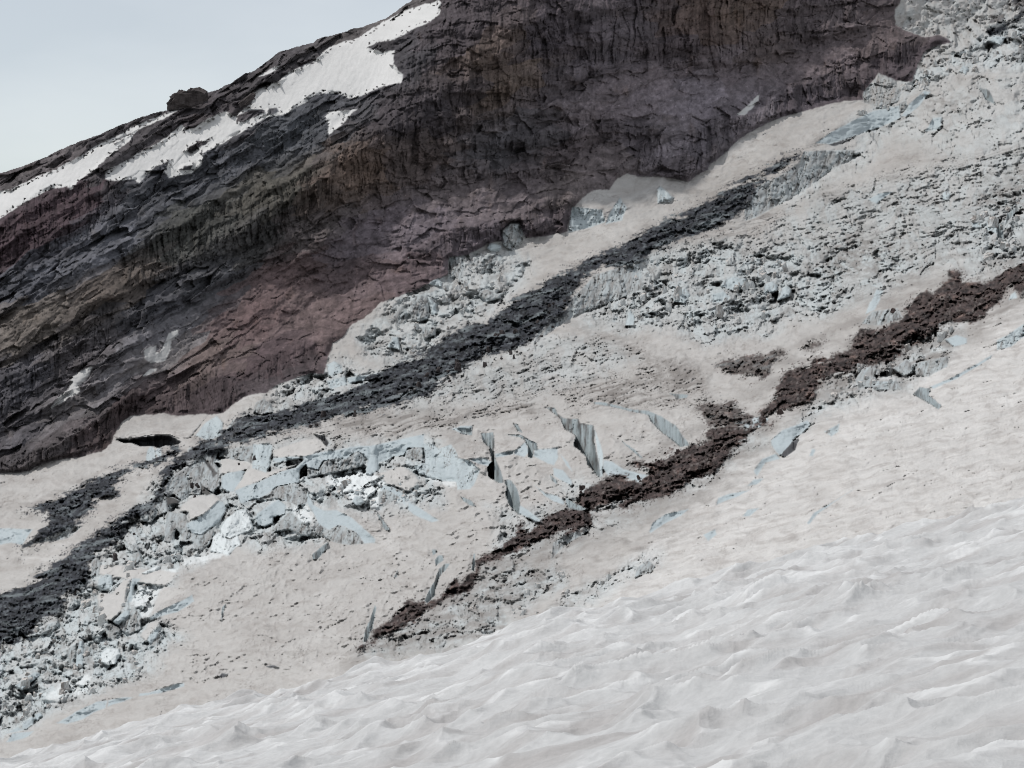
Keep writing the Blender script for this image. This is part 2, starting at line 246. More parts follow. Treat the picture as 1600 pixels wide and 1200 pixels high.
# bare ice faces that stand towards the camera: (outline, label)
FACES = [
 ('c', 'J 840,555 1050,470 1270,375 1390,345 1480,260 1600,210 1600,330 1520,340 1500,300 1430,360 1415,480 1230,510 1060,620 900,670 870,600', 'clean sloping front of the large tilted snow slab'),
 ('d', 'J 890,660 1060,620 1230,510 1400,500 1480,600 1500,660 1400,690 1330,660 1200,620 1050,640 950,690 890,680', 'fractured grey wall under the large tilted slab'),
 ('c', 'J 715,430 760,400 900,370 930,380 900,440 830,560 770,560 720,520', 'shaded blue notch at the left end of the large tilted slab'),
 ('i', 'J 1000,140 1170,140 1175,220 1150,280 1150,340 1110,390 1050,370 990,350', 'fluted blue ice face behind the large tilted slab'),
 ('d', 'J 700,190 820,180 900,160 1000,150 990,320 940,290 880,280 800,270 730,250 690,260', 'grey broken ice wall left of the fluted blue face'),
 ('c', 'J 1190,260 1360,245 1450,260 1340,280 1220,300 1180,290', None),
 ('d', 'J 210,530 300,420 440,330 530,250 650,190 700,200 660,300 690,380 700,500 640,570 560,530 520,590 440,590 370,640 300,580 240,600 210,570', 'long dirty grey ice wall at the upper left rim of the icefall'),
 ('k', 'J 560,275 600,290 640,350 680,400 640,440 630,390 580,320', None), ('k', 'J 530,480 560,520 630,580 580,600 540,580', None), ('k', 'J 225,600 300,610 350,640 340,670 240,680', None),
 ('d', 'J 0,690 100,640 200,570 240,640 240,740 150,780 90,840 0,830', 'grey ice wall below the left end of the rim wall'),
 ('d', 'J 455,935 530,950 560,930 650,870 640,960 600,1040 520,1080 480,1070 455,1000', None),
 ('i', 'J 1400,530 1450,570 1500,660 1440,690 1400,640', None),
 ('c', 'J 1040,760 1230,630 1300,690 1290,760 1190,800 1180,850 1100,880 1040,860 1020,800', 'smooth shaded ice face right of the bright turquoise serac'),
 ('d', 'J 1190,890 1330,740 1400,800 1540,900 1590,970 1450,950 1330,900 1200,920', None),
 ('c', 'K -40,250 0,240 160,200 250,190 400,160 540,150 620,140 1040,50 1030,170 960,170 900,180 870,240 780,250 740,270 640,300 630,370 560,410 520,400 540,280 500,230 440,200 350,270 250,260 140,290 100,370 0,350', 'clean pale blue upper band of the headwall'),
 ('d', 'K 0,350 100,370 140,290 250,240 350,270 440,200 520,270 480,340 300,380 180,400 60,420 0,440', 'dirty broken foot of the headwall'),
 ('i', 'K 1030,130 1130,150 1170,180 1280,140 1330,200 1350,260 1450,290 1540,370 1490,500 1460,540 1340,540 1330,470 1200,460 1100,430 1000,400 960,330 1050,300', 'tall jagged ice wall at the right end of the headwall'),
 ('d', 'K 880,190 1020,180 1050,300 950,270 880,260', None),
 ('c', 'K 640,500 760,520 860,590 880,690 830,620 750,570 690,540 660,560', None), ('d', 'K 640,560 690,540 750,570 830,620 760,640 700,690 640,690', None),
 ('c', 'K 900,650 1000,700 1180,820 1120,835 980,780 900,720', 'long pale ice edge in the sun cupped snow'),
 ('c', 'K 0,570 60,680 150,730 260,730 400,800 520,900 610,990 600,1020 510,1025 440,930 340,880 270,865 190,910 100,850 60,760 0,660', 'curved smooth ice wall arching over a dirty hollow'),
 ('d', 'K 60,830 110,850 190,910 270,865 340,880 440,930 510,1025 380,1035 240,1010 120,960 80,950', 'dirty hollow under the curved smooth ice wall'),
 ('c', 'L -260,40 0,30 120,35 300,40 260,90 200,180 100,160 0,180 -260,190', 'low blue ice bank at the left photo edge'),
 ('d', 'L 370,100 500,30 640,10 720,20 600,120 480,140 370,150', None), ('d', 'L 1170,260 1230,240 1290,370 1200,380', None),
 ('d', 'L 930,890 1000,880 1060,910 1080,950 1020,1030 960,1020 930,950', None), ('d', 'L 1060,900 1160,780 1200,720 1260,820 1260,930 1150,980 1080,940', 'dirty triangular ice face between slab and white snow'),
 ('c', 'L 1140,700 1180,480 1260,480 1200,560 1180,680', None),
 ('c', 'P 234,964 250,955 273,944 281,941 300,930 303,940 280,955 252,963 235,970', 'pale front edge of the broken white snow slab'),
 ('d', 'M 580,320 680,260 670,440 640,460', None), ('d', 'M 740,260 850,330 800,440 750,440', None), ('d', 'M 220,670 350,560 370,610 240,670', None), ('d', 'M 1320,290 1440,120 1460,200 1400,280', None),
 ('c', 'M 510,970 700,860 870,780 960,770 940,840 840,880 740,940 600,975', 'pale ice step above the bottom left snow ramp'),
 ('c', 'M 960,830 970,770 1090,740 1190,740 1100,780 1000,810', 'small ice step right of the pale bottom left step'),
 ('c', 'M 1240,730 1250,705 1330,700 1560,620 1640,610 1640,640 1440,700 1300,725', 'long low ice step under the smooth dome'),
 ('c', 'M 200,980 290,910 300,960 230,1020', None), ('c', 'M 310,930 370,880 380,900 320,950', None), ('c', 'M 60,1140 110,1060 300,1040 240,1090 150,1120', 'grey ice step near the bottom left corner'), ('c', 'M 60,1060 150,1000 210,1030 110,1050', None),
 ('c', 'N -40,560 100,550 180,590 130,620 40,600', None), ('c', 'N 190,510 360,480 350,510 200,545', None), ('c', 'N 400,1040 410,960 520,1040 640,1140 560,1120', None),
 ('c', 'N 370,480 465,405 495,490 450,540 360,510', 'small triangular ice face left of the square blue face'), ('c', 'N 540,470 750,455 760,530 720,610 640,580 530,530', 'square blue ice face between two crevasses on the dome'),
 ('c', 'N 780,510 850,590 880,665 830,610', None), ('c', 'N 1155,560 1240,580 1340,650 1480,690 1550,700 1480,770 1330,710 1200,700 1150,640', 'low blue ice wall behind the brown rubble mound'),
 ('c', 'N 715,630 800,650 870,740 870,790 800,750 720,700', 'rounded ice face below the square blue face'), ('c', 'N 555,790 640,860 740,880 810,940 800,965 720,940 640,890', 'shallow pale ice face low on the right dome'),
 ('i', 'N 1080,300 1110,370 1150,500 1150,700 1130,720 1100,500', None),
 ('c', 'R 930,260 1000,200 1150,140 1170,165 1130,210 1080,240 1060,260 1040,310 980,350 930,290', 'blue ice step in the snow slope below the brown debris band'),
 ('c', 'R 830,440 880,370 960,340 985,370 900,390 850,470', None), ('c', 'R 205,800 230,750 300,700 440,670 390,710 290,760 215,810', 'small blue ice step on the right snow slope'),
 ('c', 'R 610,640 620,600 680,580 800,555 740,590', None), ('c', 'R 790,530 830,490 890,485 850,520', None), ('c', 'R 760,710 790,670 860,660 800,710', None), ('c', 'R 530,820 600,790 610,820 560,860', None),
 ('c', 'R 1150,750 1190,690 1420,555 1330,610 1220,690 1160,760', 'long thin slanting scar in the smooth right slope'), ('c', 'R 1160,350 1175,310 1195,320 1180,355', None), ('i', 'R 1250,210 1340,160 1330,210 1290,240', None),
 ('i', 'Q 1440,500 1500,470 1590,410 1660,390 1660,460 1600,480 1520,540 1440,560', 'blue grey crevasse wall near the right photo edge'), ('c', 'Q 1040,780 1180,720 1410,590 1400,610 1200,730 1060,790', None), ('c', 'Q 1130,500 1200,470 1260,490 1260,520 1180,540', None),
 ('d', 'Q 600,740 640,670 720,650 710,780 620,790', None), ('d', 'Q 945,640 1140,600 1140,660 1030,720 960,710', None), ('d', 'Q 700,780 830,740 870,790 720,800', None), ('i', 'Q 670,330 720,200 760,210 720,290', None), ('d', 'Q 640,400 700,330 850,310 880,370 750,410', None),
 ('c', 'S 360,470 450,410 700,280 860,245 865,320 740,380 560,440 450,480', 'long smooth blue ice ledge below the upper cliff snowfield'), ('c', 'S 870,310 920,240 1010,160 1040,170 980,250 900,310', 'upper end of the long blue ice ledge'),
 ('d', 'S -60,800 30,720 160,660 270,590 290,520 400,520 600,510 560,570 440,640 300,740 120,850 0,915 -60,930', 'grooved grey ice wall under the upper dark debris'), ('c', 'S 670,810 740,770 820,760 720,830', None),
 ('d', 'S 640,160 690,110 780,120 870,150 860,210 760,270 650,230', 'grey ice fan squeezed between cliff and glacier'),
 ('i', 'S 1290,930 1340,940 1340,970 1290,970', None), ('i', 'S 1370,930 1440,940 1440,1010 1380,990', None), ('i', 'S 1010,400 1060,320 1110,320 1100,390', None),
 ('d', 'T 770,90 830,75 860,100 850,210 780,200', 'grey stacked ice buttress against the rock'), ('d', 'T 960,110 1000,60 1090,80 1060,150 980,150', None), ('d', 'T 440,440 480,380 530,420 500,480 450,500', None),
 ('i', 'T 40,820 150,790 160,840 60,870', 'pale ice wall above the dark debris near the red rock'), ('c', 'T 160,800 450,760 440,790 170,835', None),
 ('d', 'T 1270,600 1310,490 1400,440 1470,400 1500,330 1600,230 E 1180,90 1280,60 1400,30 1400,150 1300,200 1100,270 1000,330 900,405', 'broad grey ice wall beside the middle of the dark debris band'),
 ('i', 'B 1070,955 1150,965 1220,975 1235,1030 1180,1050 1120,1062 1060,1078', 'bright blue ice cliff against the foot of the dark cliff'),
 ('i', 'B 1235,1040 1260,980 1300,915 1330,960 1310,1020 1270,1030', 'slanting blue ice face beside the bright blue cliff'),
 ('d', 'O 1340,190 1350,80 1440,30 1600,-40 1600,0 1420,100', 'tilted grey ice slab below the brown debris band'), ('k', 'O 710,400 770,300 805,300 800,390 740,430', None), ('k', 'O 600,420 690,320 700,400 640,430', None),
 ('c', 'E 520,800 560,788 615,788 610,830 570,825', 'small blue ice scarp above the headwall'),
]
# blocks and slabs that stand proud of the ice around them: (height in pixels, outline, label, name)
STAND = [
 (12, 'J 360,740 370,690 480,600 540,600 640,580 700,620 730,650 760,710 740,760 700,830 560,930 520,945 450,930 415,880 415,850 440,840 430,750', 'large tilted block with pink snow top and smooth blue side in the left icefall', 'serac', 'J 415,850 440,840 560,770 690,640 730,650 760,710 740,760 700,830 560,930 520,945 450,930 415,880'),
 (14, 'J 705,890 760,800 860,740 940,730 1000,880 960,920 870,950 800,980 720,960', 'bright white broken serac beside the large tilted block', 'serac', None),
 (8, 'J 640,960 700,920 800,1000 860,950 900,1040 850,1060 790,1130 680,1100 620,1090', 'turquoise shattered ice at the foot of the bright white serac', 'serac', None),
 (10, 'J 240,740 330,760 400,760 430,860 450,980 400,1000 320,900 300,1020 210,1000 230,850', 'broad grey pyramid of ice left of the large tilted block', 'serac', None),
 (10, 'L 880,650 920,610 1010,620 1100,500 1170,480 1150,680 1165,770 1150,810 1060,900 1010,880 1000,870 900,850 880,760', 'angular snow topped slab left of the white pitted snow', 'serac', 'L 1000,860 1130,755 1165,770 1150,810 1060,900 1010,880'),
 (10, 'M 1240,200 1330,80 1440,60 1440,110 1400,210 1340,270 1280,340 1240,300', 'small tilted plate of ice below the white pitted snow', 'ice_block', 'M 1310,240 1330,190 1440,110 1400,210 1340,270'),
 (10, 'M 900,350 960,300 1060,310 1080,360 1030,440 960,450 900,420', 'rounded pitted ice lump low in the icefall', 'ice_block', None),
 (12, 'M 665,470 690,330 710,240 740,240 750,350 740,460', 'slender ice pinnacle low in the icefall', 'serac', 'M 665,470 690,330 710,240 740,240 750,350 740,460'),
 (9, 'M 135,640 280,480 350,500 350,550 200,680', 'tilted blue slab near the left photo edge', 'ice_block', 'M 135,640 300,520 350,520 350,550 200,680'),
 (8, 'M 330,470 360,430 410,460 400,490', 'small grey cube above the tilted blue slab', 'ice_block', None),
 (9, 'M 350,180 410,90 510,60 510,110 440,170 370,185', 'low grey ice lump beside the dark debris at left', 'ice_block', None),
 (9, 'L 820,320 870,300 900,340 890,450 820,460', 'squat blue tooth beside the dark debris at left', 'serac', None),
 (10, 'L 890,480 950,440 1000,450 1010,540 1000,590 910,590 880,540', 'rounded blue serac above the angular slab', 'serac', None),
 (8, 'L 1160,195 1200,170 1235,200 1230,240 1180,250', 'small pale cube capping a dirty ice column', 'ice_block', None),
 (6, 'L 1270,430 1400,360 1430,370 1420,400 1300,440', 'flat snow covered plate above the white pitted snow', 'ice_block', None),
 (7, 'K 400,650 420,600 470,595 510,650 480,680 430,685', 'rounded ice boulder in the rubble under the headwall', 'ice_block', None),
 (8, 'K 540,150 620,140 630,370 560,410 520,400 540,280', 'blue ice pillar at the centre of the headwall', 'serac', None),
 (11, 'T 535,420 540,360 580,310 640,310 650,400 640,450 590,470 550,460', 'large rounded ice boulder in the upper dirty icefall', 'serac', None),
 (8, 'T 645,320 690,360 695,420 660,430', 'thin slab leaning on the large rounded ice boulder', 'ice_block', None),
 (9, 'T 400,620 430,560 460,560 475,640', 'pale cone of ice below the large rounded boulder', 'serac', None),
 (8, 'T 600,500 690,500 690,550 620,570', 'split ice lump between boulder and dark debris', 'ice_block', None),
 (9, 'T 945,310 950,280 1000,270 1030,300 1080,300 1070,330 990,350', 'twin pale ice block in the upper dirty icefall', 'ice_block', None),
 (8, 'T 40,720 80,700 130,730 130,770 50,790', 'white ice lump at the lower tip of the red slope', 'ice_block', None),
 (6, 'Q 50,190 100,150 130,180 110,220 60,230', 'pale block left in the upper serac row', 'ice_block', None),
 (8, 'Q 810,670 900,620 945,660 940,700 880,710', 'upright ice block leaning on dirty ice below the brown band', 'ice_block', None),
]
BL = [
 ('D 675,950 680,900 700,875 715,900 722,945', 0, 'small white ice tooth at the rim of the left snow apron', None, 'serac'),
 ('D 715,905 725,890 745,895 745,930 730,935', 0, 'tiny ice tooth right of the white one', None, 'serac'),
 ('D 855,950 870,890 890,885 900,930 925,900 930,940 880,975', 0, 'grey ice fang in front of the cave', None, 'serac'),
 ('D 905,830 950,770 1000,738 1030,770 1025,830 960,855', 0, 'domed ice serac right of the rock foot snow cap', None, 'serac'),
 ('D 1030,830 1080,760 1150,745 1175,790 1130,830 1060,850', 0, 'dirty grooved ice mass beside the domed serac', None, 'serac'),
 ('D 1175,720 1185,680 1220,660 1250,680 1260,720 1210,735', 0, 'grey white lump at the rim of the dark rock', None, 'serac'),
 ('B 752,1130 752,1070 790,1035 840,1032 865,1090 840,1130 800,1160 770,1150', 0, 'blocky white serac standing against the dark cliff', None, 'serac'),
 ('B 680,1150 695,1125 720,1130 750,1140 740,1165 700,1165', 0, 'cluster of small white ice below the blocky serac', None, 'ice block'),
 ('B 1475,940 1470,880 1485,862 1520,890 1550,920 1530,940', 0, 'pointed white pinnacle on the cliff foot snow', None, 'serac'),
 ('E 415,130 420,105 450,100 475,120 470,140', 0, 'small ice lump on the rim under the rock', None, 'ice block'),
 ('E 1545,215 1555,170 1600,150 1625,180 1600,220', 0, 'pale upright ice tooth on the upper glacier', None, 'serac'),
 ('E 1325,320 1335,270 1350,250 1370,290 1365,320', 0, 'narrow white ice tooth on the upper glacier', None, 'serac'),
 ('F 200,140 215,110 260,95 310,105 315,150 260,165', 0, 'wide fluted block in the upper serac row', None, 'serac'),
 ('F 395,170 400,130 430,118 455,135 450,165', 0, 'upright block at the right of the upper serac row', None, 'serac'),
 ('F 455,210 465,165 500,140 525,160 520,190', 0, 'leaning block below the upper serac row', None, 'serac'),
 ('F 150,210 165,175 210,165 240,190 220,215', 0, 'low wide block in the second serac row', None, 'ice block'),
 ('F 905,610 920,580 970,580 985,605 940,620', 0, 'low ice block under the rounded one', None, 'ice block'),
 ('F 300,790 330,750 390,740 420,755 380,790 330,800', 0, 'pale ice hummock at the narrow neck of the brown band', None, 'ice block'),
 ('F 870,270 885,220 915,185 935,200 910,250', 0, 'white fin of ice left of the brown band top', None, 'serac'),
 ('F 1530,205 1540,180 1560,165 1572,195', 0, 'small pale cone at the brown band near the right edge', None, 'ice block'),
 ('C 1020,520 1022,480 1050,465 1062,490 1040,515', 0, 'dirty lump on the long blue ice ledge', None, 'ice block'),
 ('C 1225,925 1225,895 1245,885 1260,905 1250,930', 0, 'solitary small ice tooth on the streaked glacier', None, 'serac'),
 ('C 905,385 903,350 915,375 925,345 935,335 1005,370 1010,400 950,400', 0, 'jagged ice spikes on top of the grey ice fan', None, 'serac'),
 ('C 1430,190 1460,165 1520,170 1490,210', 0, 'blue white ice plate near the top right outcrop', None, 'ice block'),
 ('C 1300,330 1320,300 1345,320 1330,345', 0, 'small ice spike on the upper right ice rim', None, 'serac'),
 ('G 100,1000 105,970 150,945 160,960 150,985 115,1005', 0, 'pale cube of ice at the bottom left', None, 'ice block'),
 ('G 160,955 165,935 190,925 200,945 175,965', 0, 'smaller pale cube beside the bottom left one', None, 'ice block'),
 ('H 685,500 690,485 710,487 710,505 690,510', 0, 'small dark ice cube among dirty snow', None, 'ice block'),
 ('H 1370,305 1380,260 1430,225 1465,250 1450,275', 0, 'dark sided ice block on the right dirty ridge', None, 'ice block'),
]
for s_, dt_, lab, top_, cat in BL:
    P_ = pts(s_); hh = min(P_[:, 1].max() - P_[:, 1].min(), P_[:, 0].max() - P_[:, 0].min())
    STAND.append((float(np.clip(0.55 * hh, 4, 13)), s_, lab, cat.replace(' ', '_'), None))
STAND.append((9, 'D 527,832 570,772 620,745 690,735 760,722 830,735 900,735 960,735 920,790 880,840 835,843 780,826 700,830 600,848 545,850', 'thick overhanging snow shelf above the black cave mouth', 'snow_shelf', 'none'))
# level snow tops among the broken ice
TOPS = ['J 705,400 720,280 770,260 960,290 1000,350 1110,395 1390,320 1270,375 1050,470 840,550 900,450 930,370 760,400', 'J 1180,190 1500,100 1590,95 K 160,160 60,230 J 1480,250 1370,245 1190,250',
        'J 360,740 370,690 480,600 540,600 640,580 700,620 690,640 560,770 440,840 430,750', 'L 880,650 920,610 1010,620 1100,500 1150,490 1130,680 1120,720 1000,860 900,850 880,760',
        'M 1250,190 1330,80 1440,60 1330,190 1300,250', 'K 640,400 860,340 960,400 1000,460 900,560 700,500', 'L 1420,600 1600,430 H -1500,200 G 860,370 740,430 L 1350,800 1380,720']
# open crevasses: the far wall is seen, the near lip hides the floor
CREV = [
 ('N 60,325 170,315 178,350 190,540 250,690 270,760 230,765 130,710 120,640 170,580 140,450 80,400', 'long winding crevasse at the right end of the headwall'),
 ('N 270,735 330,735 380,790 410,850 415,960 400,1050 330,980 290,870 300,800', 'crooked crevasse directly below the long winding one'),
 ('N 290,340 420,345 500,390 560,420 570,485 530,480 520,550 480,540 490,450 460,390 400,360', 'hooked crevasse in the middle of the dome'),
 ('N 640,90 720,100 740,150 800,190 930,195 945,235 1060,260 1080,330 1070,400 1100,560 1130,720 1090,690 1010,600 1000,530 900,440 920,350 820,290 780,200 720,150', 'largest and deepest crevasse with dirty vertical walls'),
 ('N 1320,385 1430,470 1505,550 1490,555 1430,500 1350,420', 'short thin crevasse on smooth snow near the brown rubble'),
 ('N 690,690 740,740 750,780 700,740', 'small slit beside the rounded ice face'),
 ('N 820,900 900,950 1040,1010 950,1025 850,990 820,950', 'thin dark crevasse at the foot of the brown rubble mound'),
 ('N 360,240 400,250 440,325 400,310', 'short slit above the hooked crevasse'),
 ('K 1365,600 1460,640 1510,700 1480,700 1400,650', 'short crevasse in the sun cupped snow below the headwall'),
 ('O 460,480 490,400 520,350 560,260 600,220 635,225 610,260 570,300 530,400 530,440 480,500', 'blue crevasse cutting down the lower dome to the brown debris'),
 ('O 530,200 560,160 590,165 585,200 540,235', 'small blue notch above the lower dome crevasse'),
 ('O 510,120 545,125 540,150 515,160', 'tiny blue notch on the lower dome'),
 ('O 35,770 50,690 80,620 110,520 120,540 100,680 60,770', 'dark vertical crevasse at the lower end of the brown debris'),
 ('O 250,320 280,265 273,320', 'tiny slit in the middle of the lower dome'),
 ('O 780,275 795,160 806,160 803,280', 'narrow crevasse beside the dark rubble tip'),
 ('K 630,735 680,800 735,880 735,915 700,900 650,800', 'thin slot in the sun cupped snow under the headwall'),
 ('Q 930,820 980,780 1040,790 1030,830 1110,890 1090,915 1000,860', 'turquoise crevasse on the smooth right snow slope'),
 ('K 45,1130 180,1015 172,1070 90,1172 50,1172', 'blue slot in the upper left of the dome'),
 ('K 50,55 150,70 190,130 165,165 120,110', 'small dark gap at the left end of the headwall rim'),
 ('S 1335,135 1400,160 1432,242 1380,215 1365,180', 'dark blue crevasse high on the right glacier'),
 ('S 1440,960 1480,940 1475,1060 1440,1040', 'dark crevasse at the right edge of the upper glacier'),
 ('S 1500,900 1560,850 1565,880 1500,945', 'small blue crevasse above the dark one at the right edge'),
 ('D 530,850 562,846 600,853 655,840 700,836 745,828 790,832 815,843 838,856 828,868 790,880 762,878 735,891 690,880 650,882 612,866 572,866 550,856', 'black ice cave mouth under the snow cap at the foot of the rock'),
 ('E 1528,632 1620,640 F 40,655 0,660 E 1560,652', 'thin curved crevasse above the right side of the dome'),
 ('R 195,85 280,120 360,170 450,290 400,300 300,220 210,140', 'broad blue crevasse on the right shoulder of the dome'),
 ('N 1060,50 1160,55 1400,110 1560,130 1640,160 1640,190 1500,150 1300,105 1080,70', 'hairline crevasse along the top of the dome'),
 ('R 985,350 1050,270 1090,250 1070,320 1010,360', 'dark opening under the blue ice step on the right slope'),
 ('G 1022,505 1030,440 1048,425 1035,470', 'narrow upright slit in the lower left of the dome'),
 ('S 440,482 560,445 600,425 560,452 470,492', 'dark slit under the long blue ice ledge'),
 ('G 1010,762 1030,745 1060,752 1040,764', 'small dark hole at the lower dome edge'),
 ('G 1230,718 1270,710 1290,722 1250,726', 'second small dark hole further right along the lower dome edge'),
 ('K 1320,-5 1460,0 1466,60 1400,48', 'small blue notch above the right end of the headwall'),
]
for h_, o_, l_, n_, f_ in STAND:
    if f_ == 'none': continue
    if f_: FACES.append(('c', f_, None))
    else: FACES.append(('d' if any(w in l_ for w in ('dirty', 'grey', 'dark')) else 'b' if 'bright white' in l_ or 'turq' in l_ or 'pitted' in l_ else 'i', o_, None))
FT = [f[0] for f in FACES]
FM = [mask(f[1], 0.35, pad=30) for f in FACES]
SM = [mask(f[1], 0.35, pad=10) for f in STAND]
TOPM = np.max([ss(-2, 2, mask(t_, 0.6, pad=12)) for t_ in TOPS], 0)
def kind_mask(ks): return np.max([ss(-1.2, 1.2, m) for m, k_ in zip(FM, FT) if k_ in ks], 0)
FC, FD_, FK, FB = kind_mask('c'), kind_mask('d'), kind_mask('k'), kind_mask('b')
CM = [mask(s, 0.5, pad=24) for s, _ in CREV]
FACE = ss(-1.5, 1.5, np.max(FM, 0)); CREVM = ss(-1.0, 1.0, np.max(CM, 0))
print('faces', round(time.time() - T0, 1))
# blocky, broken ground and streaked ground (soft masks)
def soft(s, f=18, warp=3.0): return ss(-f, f, mask(s, warp, pad=60))
RUB = [
 (0.5, 'P 1130,410 1250,335 1330,290 1450,262 1600,232 1720,230 1720,440 1600,430 1450,430 1330,425 1200,440'),
 (0.4, 'P 1400,215 1440,150 1520,120 1720,110 1720,240 1600,235 1480,250'),
 (0.55, 'P 1220,300 1330,220 1400,170 1440,175 1400,215 1300,290 1230,330'),
 (0.4, 'P 700,560 850,520 930,520 1000,560 900,600 760,620 620,640 600,620'),
 (1.0, 'P -130,1060 0,1000 100,940 140,880 215,800 300,800 345,850 290,885 230,960 290,1000 240,1040 160,1080 70,1120 0,1150 -130,1200'),
 (0.9, 'P 215,800 270,735 360,700 450,700 540,690 680,690 690,790 560,800 480,790 500,850 420,860 350,840 280,830'),
 (0.75, 'P 600,580 560,520 610,480 640,450 700,400 790,390 830,410 790,470 720,520 660,560'),
 (0.8, 'P 900,500 960,440 1010,400 1150,380 1330,380 1450,400 1380,460 1290,490 1200,520 1100,530 1000,515'),
 (0.8, 'P 1360,160 1400,130 1430,90 1500,60 1620,20 1620,110 1500,110 1430,150 1330,195'),
 (0.7, 'P 1480,340 1620,270 1720,270 1720,420 1560,420 1480,400'),
 (0.75, 'P 1220,690 1280,620 1330,570 1420,520 1490,490 1510,520 1440,590 1360,620 1290,650'),
 (0.7, 'P 650,1000 720,930 760,900 860,880 880,905 800,960 720,1000 640,1020'),
 (0.65, 'P 850,975 880,930 960,900 1020,860 1045,870 1000,900 930,950 870,985'),
 (0.5, 'P 1420,210 1480,170 1600,150 1720,160 1720,200 1560,205 1440,230'),
 (0.8, 'P 395,660 440,600 500,560 560,570 610,600 560,630 470,650'),
 (0.6, 'P 1395,0 1480,-20 1620,-30 1620,20 1540,50 1480,90 1440,80 1400,50'),
 (0.5, 'P 880,740 1000,740 1100,700 1160,660 1200,690 1100,760 1010,800 890,860 850,870'),
 (0.75, 'O 0,850 200,730 560,540 820,440 900,250 1100,180 1300,300 1300,340 1050,560 1050,690 700,790 400,830 0,900'),
 (0.6, 'P 760,800 870,795 930,790 900,830 860,860 780,870'),
]
RUBM = np.zeros(U.shape, F32)
for a_, s in RUB: RUBM = np.maximum(RUBM, a_ * soft(s))
RUBM = RUBM * (1 - 0.93 * TOPM)
STREAK = np.maximum.reduce([
 soft('P 380,700 520,660 680,600 820,560 900,520 960,520 1050,570 1110,590 1120,640 1000,640 900,640 780,650 620,680 480,700', 14),
 0.9 * soft('P 900,510 980,420 1150,350 1300,290 1420,250 1620,220 1720,240 1720,330 1500,390 1380,470 1240,500 1100,520 1000,510', 20),
 0.5 * soft('P 1080,300 1330,190 1420,180 1360,215 1250,270 1100,350 1000,400 960,410', 10)])
STREAK = STREAK * (1 - 0.92 * FACE)
DOME = soft('P 230,1060 300,960 360,880 430,850 560,800 700,790 860,810 900,820 860,870 700,980 560,1020 400,1045', 20)
CUPS = soft('P 180,1060 300,900 470,830 470,770 690,720 860,690 1050,650 1090,690 900,830 700,960 540,1040 200,1080', 15)
UPFACE = 1 - ss(-6, 6, M_ROCK)
CLIFF = [(0.9, 'P 190,385 260,358 400,292 500,252 545,212 570,205 545,300 470,342 450,366 380,386 340,402 290,424 230,446 196,440'),
 (0.8, 'P 515,268 545,205 620,190 700,192 800,228 700,242 640,262 590,292 540,314 462,348 470,330 510,300'),
 (0.7, 'P 0,572 60,545 130,512 190,470 205,500 150,560 100,600 40,640 0,655 -130,690 -130,620'),
 (1.0, 'P 100,690 150,645 210,612 228,640 205,680 170,712 60,732 0,737 -40,735 0,715'),
 (1.0, 'P 235,640 260,612 300,590 320,572 360,590 382,612 350,642 300,652 240,652'),
 (0.6, 'P 380,600 410,562 470,540 520,520 517,550 480,562 420,602'),
 (0.6, 'P 600,200 640,62 690,10 720,-60 1420,-60 1300,48 1210,88 1060,100 900,95 850,150 770,195 720,238 650,232'),
 (0.8, 'P 0,352 60,302 110,290 150,276 195,292 170,338 100,388 0,420 -130,470 -130,420'),
 (0.5, 'P 340,235 450,192 520,152 560,180 500,238 400,268 340,290'),
 (0.8, 'P 1050,282 1068,215 1100,196 1180,168 1260,128 1360,62 1440,58 1430,100 1380,130 1340,155 1250,182 1180,215 1110,268'),
 (0.7, 'P 740,240 760,215 860,205 960,192 1010,190 1000,212 900,222 800,235'),
 (0.9, 'P 990,232 1012,215 1042,222 1046,262 1010,272 990,255'),
 (0.5, 'P 560,290 700,262 780,262 900,272 870,290 760,282 680,290 600,318'),
 (0.7, 'P 640,400 720,350 800,340 860,300 900,292 895,320 868,350 850,372 800,356 760,378 700,420'),
 (0.4, 'P 345,408 400,385 470,347 520,332 535,345 480,380 430,408 372,436')]
TALUS = [(1.0, 'P 215,378 290,322 380,282 470,242 520,212 505,242 410,286 330,322 258,358'),
 (0.8, 'P -130,580 0,500 60,455 130,422 188,384 196,432 150,470 110,500 60,530 0,560 -130,610'),
 (1.0, 'P 90,640 150,608 200,542 260,492 330,452 430,424 480,402 440,456 345,520 300,560 240,590 180,606 120,640'),
 (1.0, 'P 40,690 150,640 230,592 285,588 222,618 160,645 100,682 30,720'),
 (0.8, 'P 330,600 330,560 430,470 500,430 600,425 690,430 640,445 560,520 500,520 420,560'),
 (0.9, 'P 862,178 930,122 1040,108 1130,120 1250,92 1400,10 1400,55 1250,125 1100,180 1060,215 1030,200 1000,185 900,192'),
 (0.6, 'P 560,350 700,300 860,290 980,240 990,280 900,300 800,338 700,360 600,425 500,428 470,400'),
 (0.6, 'P 160,400 200,340 330,285 480,225 470,240 360,285 250,335 180,390'),
 (0.7, 'P 380,225 470,140 560,50 640,-5 560,90 500,160 420,205')]
CL = np.zeros(U.shape, F32); TA = np.zeros(U.shape, F32)
for a_, s_ in CLIFF: CL = np.maximum(CL, a_ * ss(-3, 5, mask(s_, 2.0, pad=20)))
for a_, s_ in TALUS: TA = np.maximum(TA, a_ * ss(-12, 12, mask(s_, 2.5, pad=30)))
TA = TA * (1 - CL)
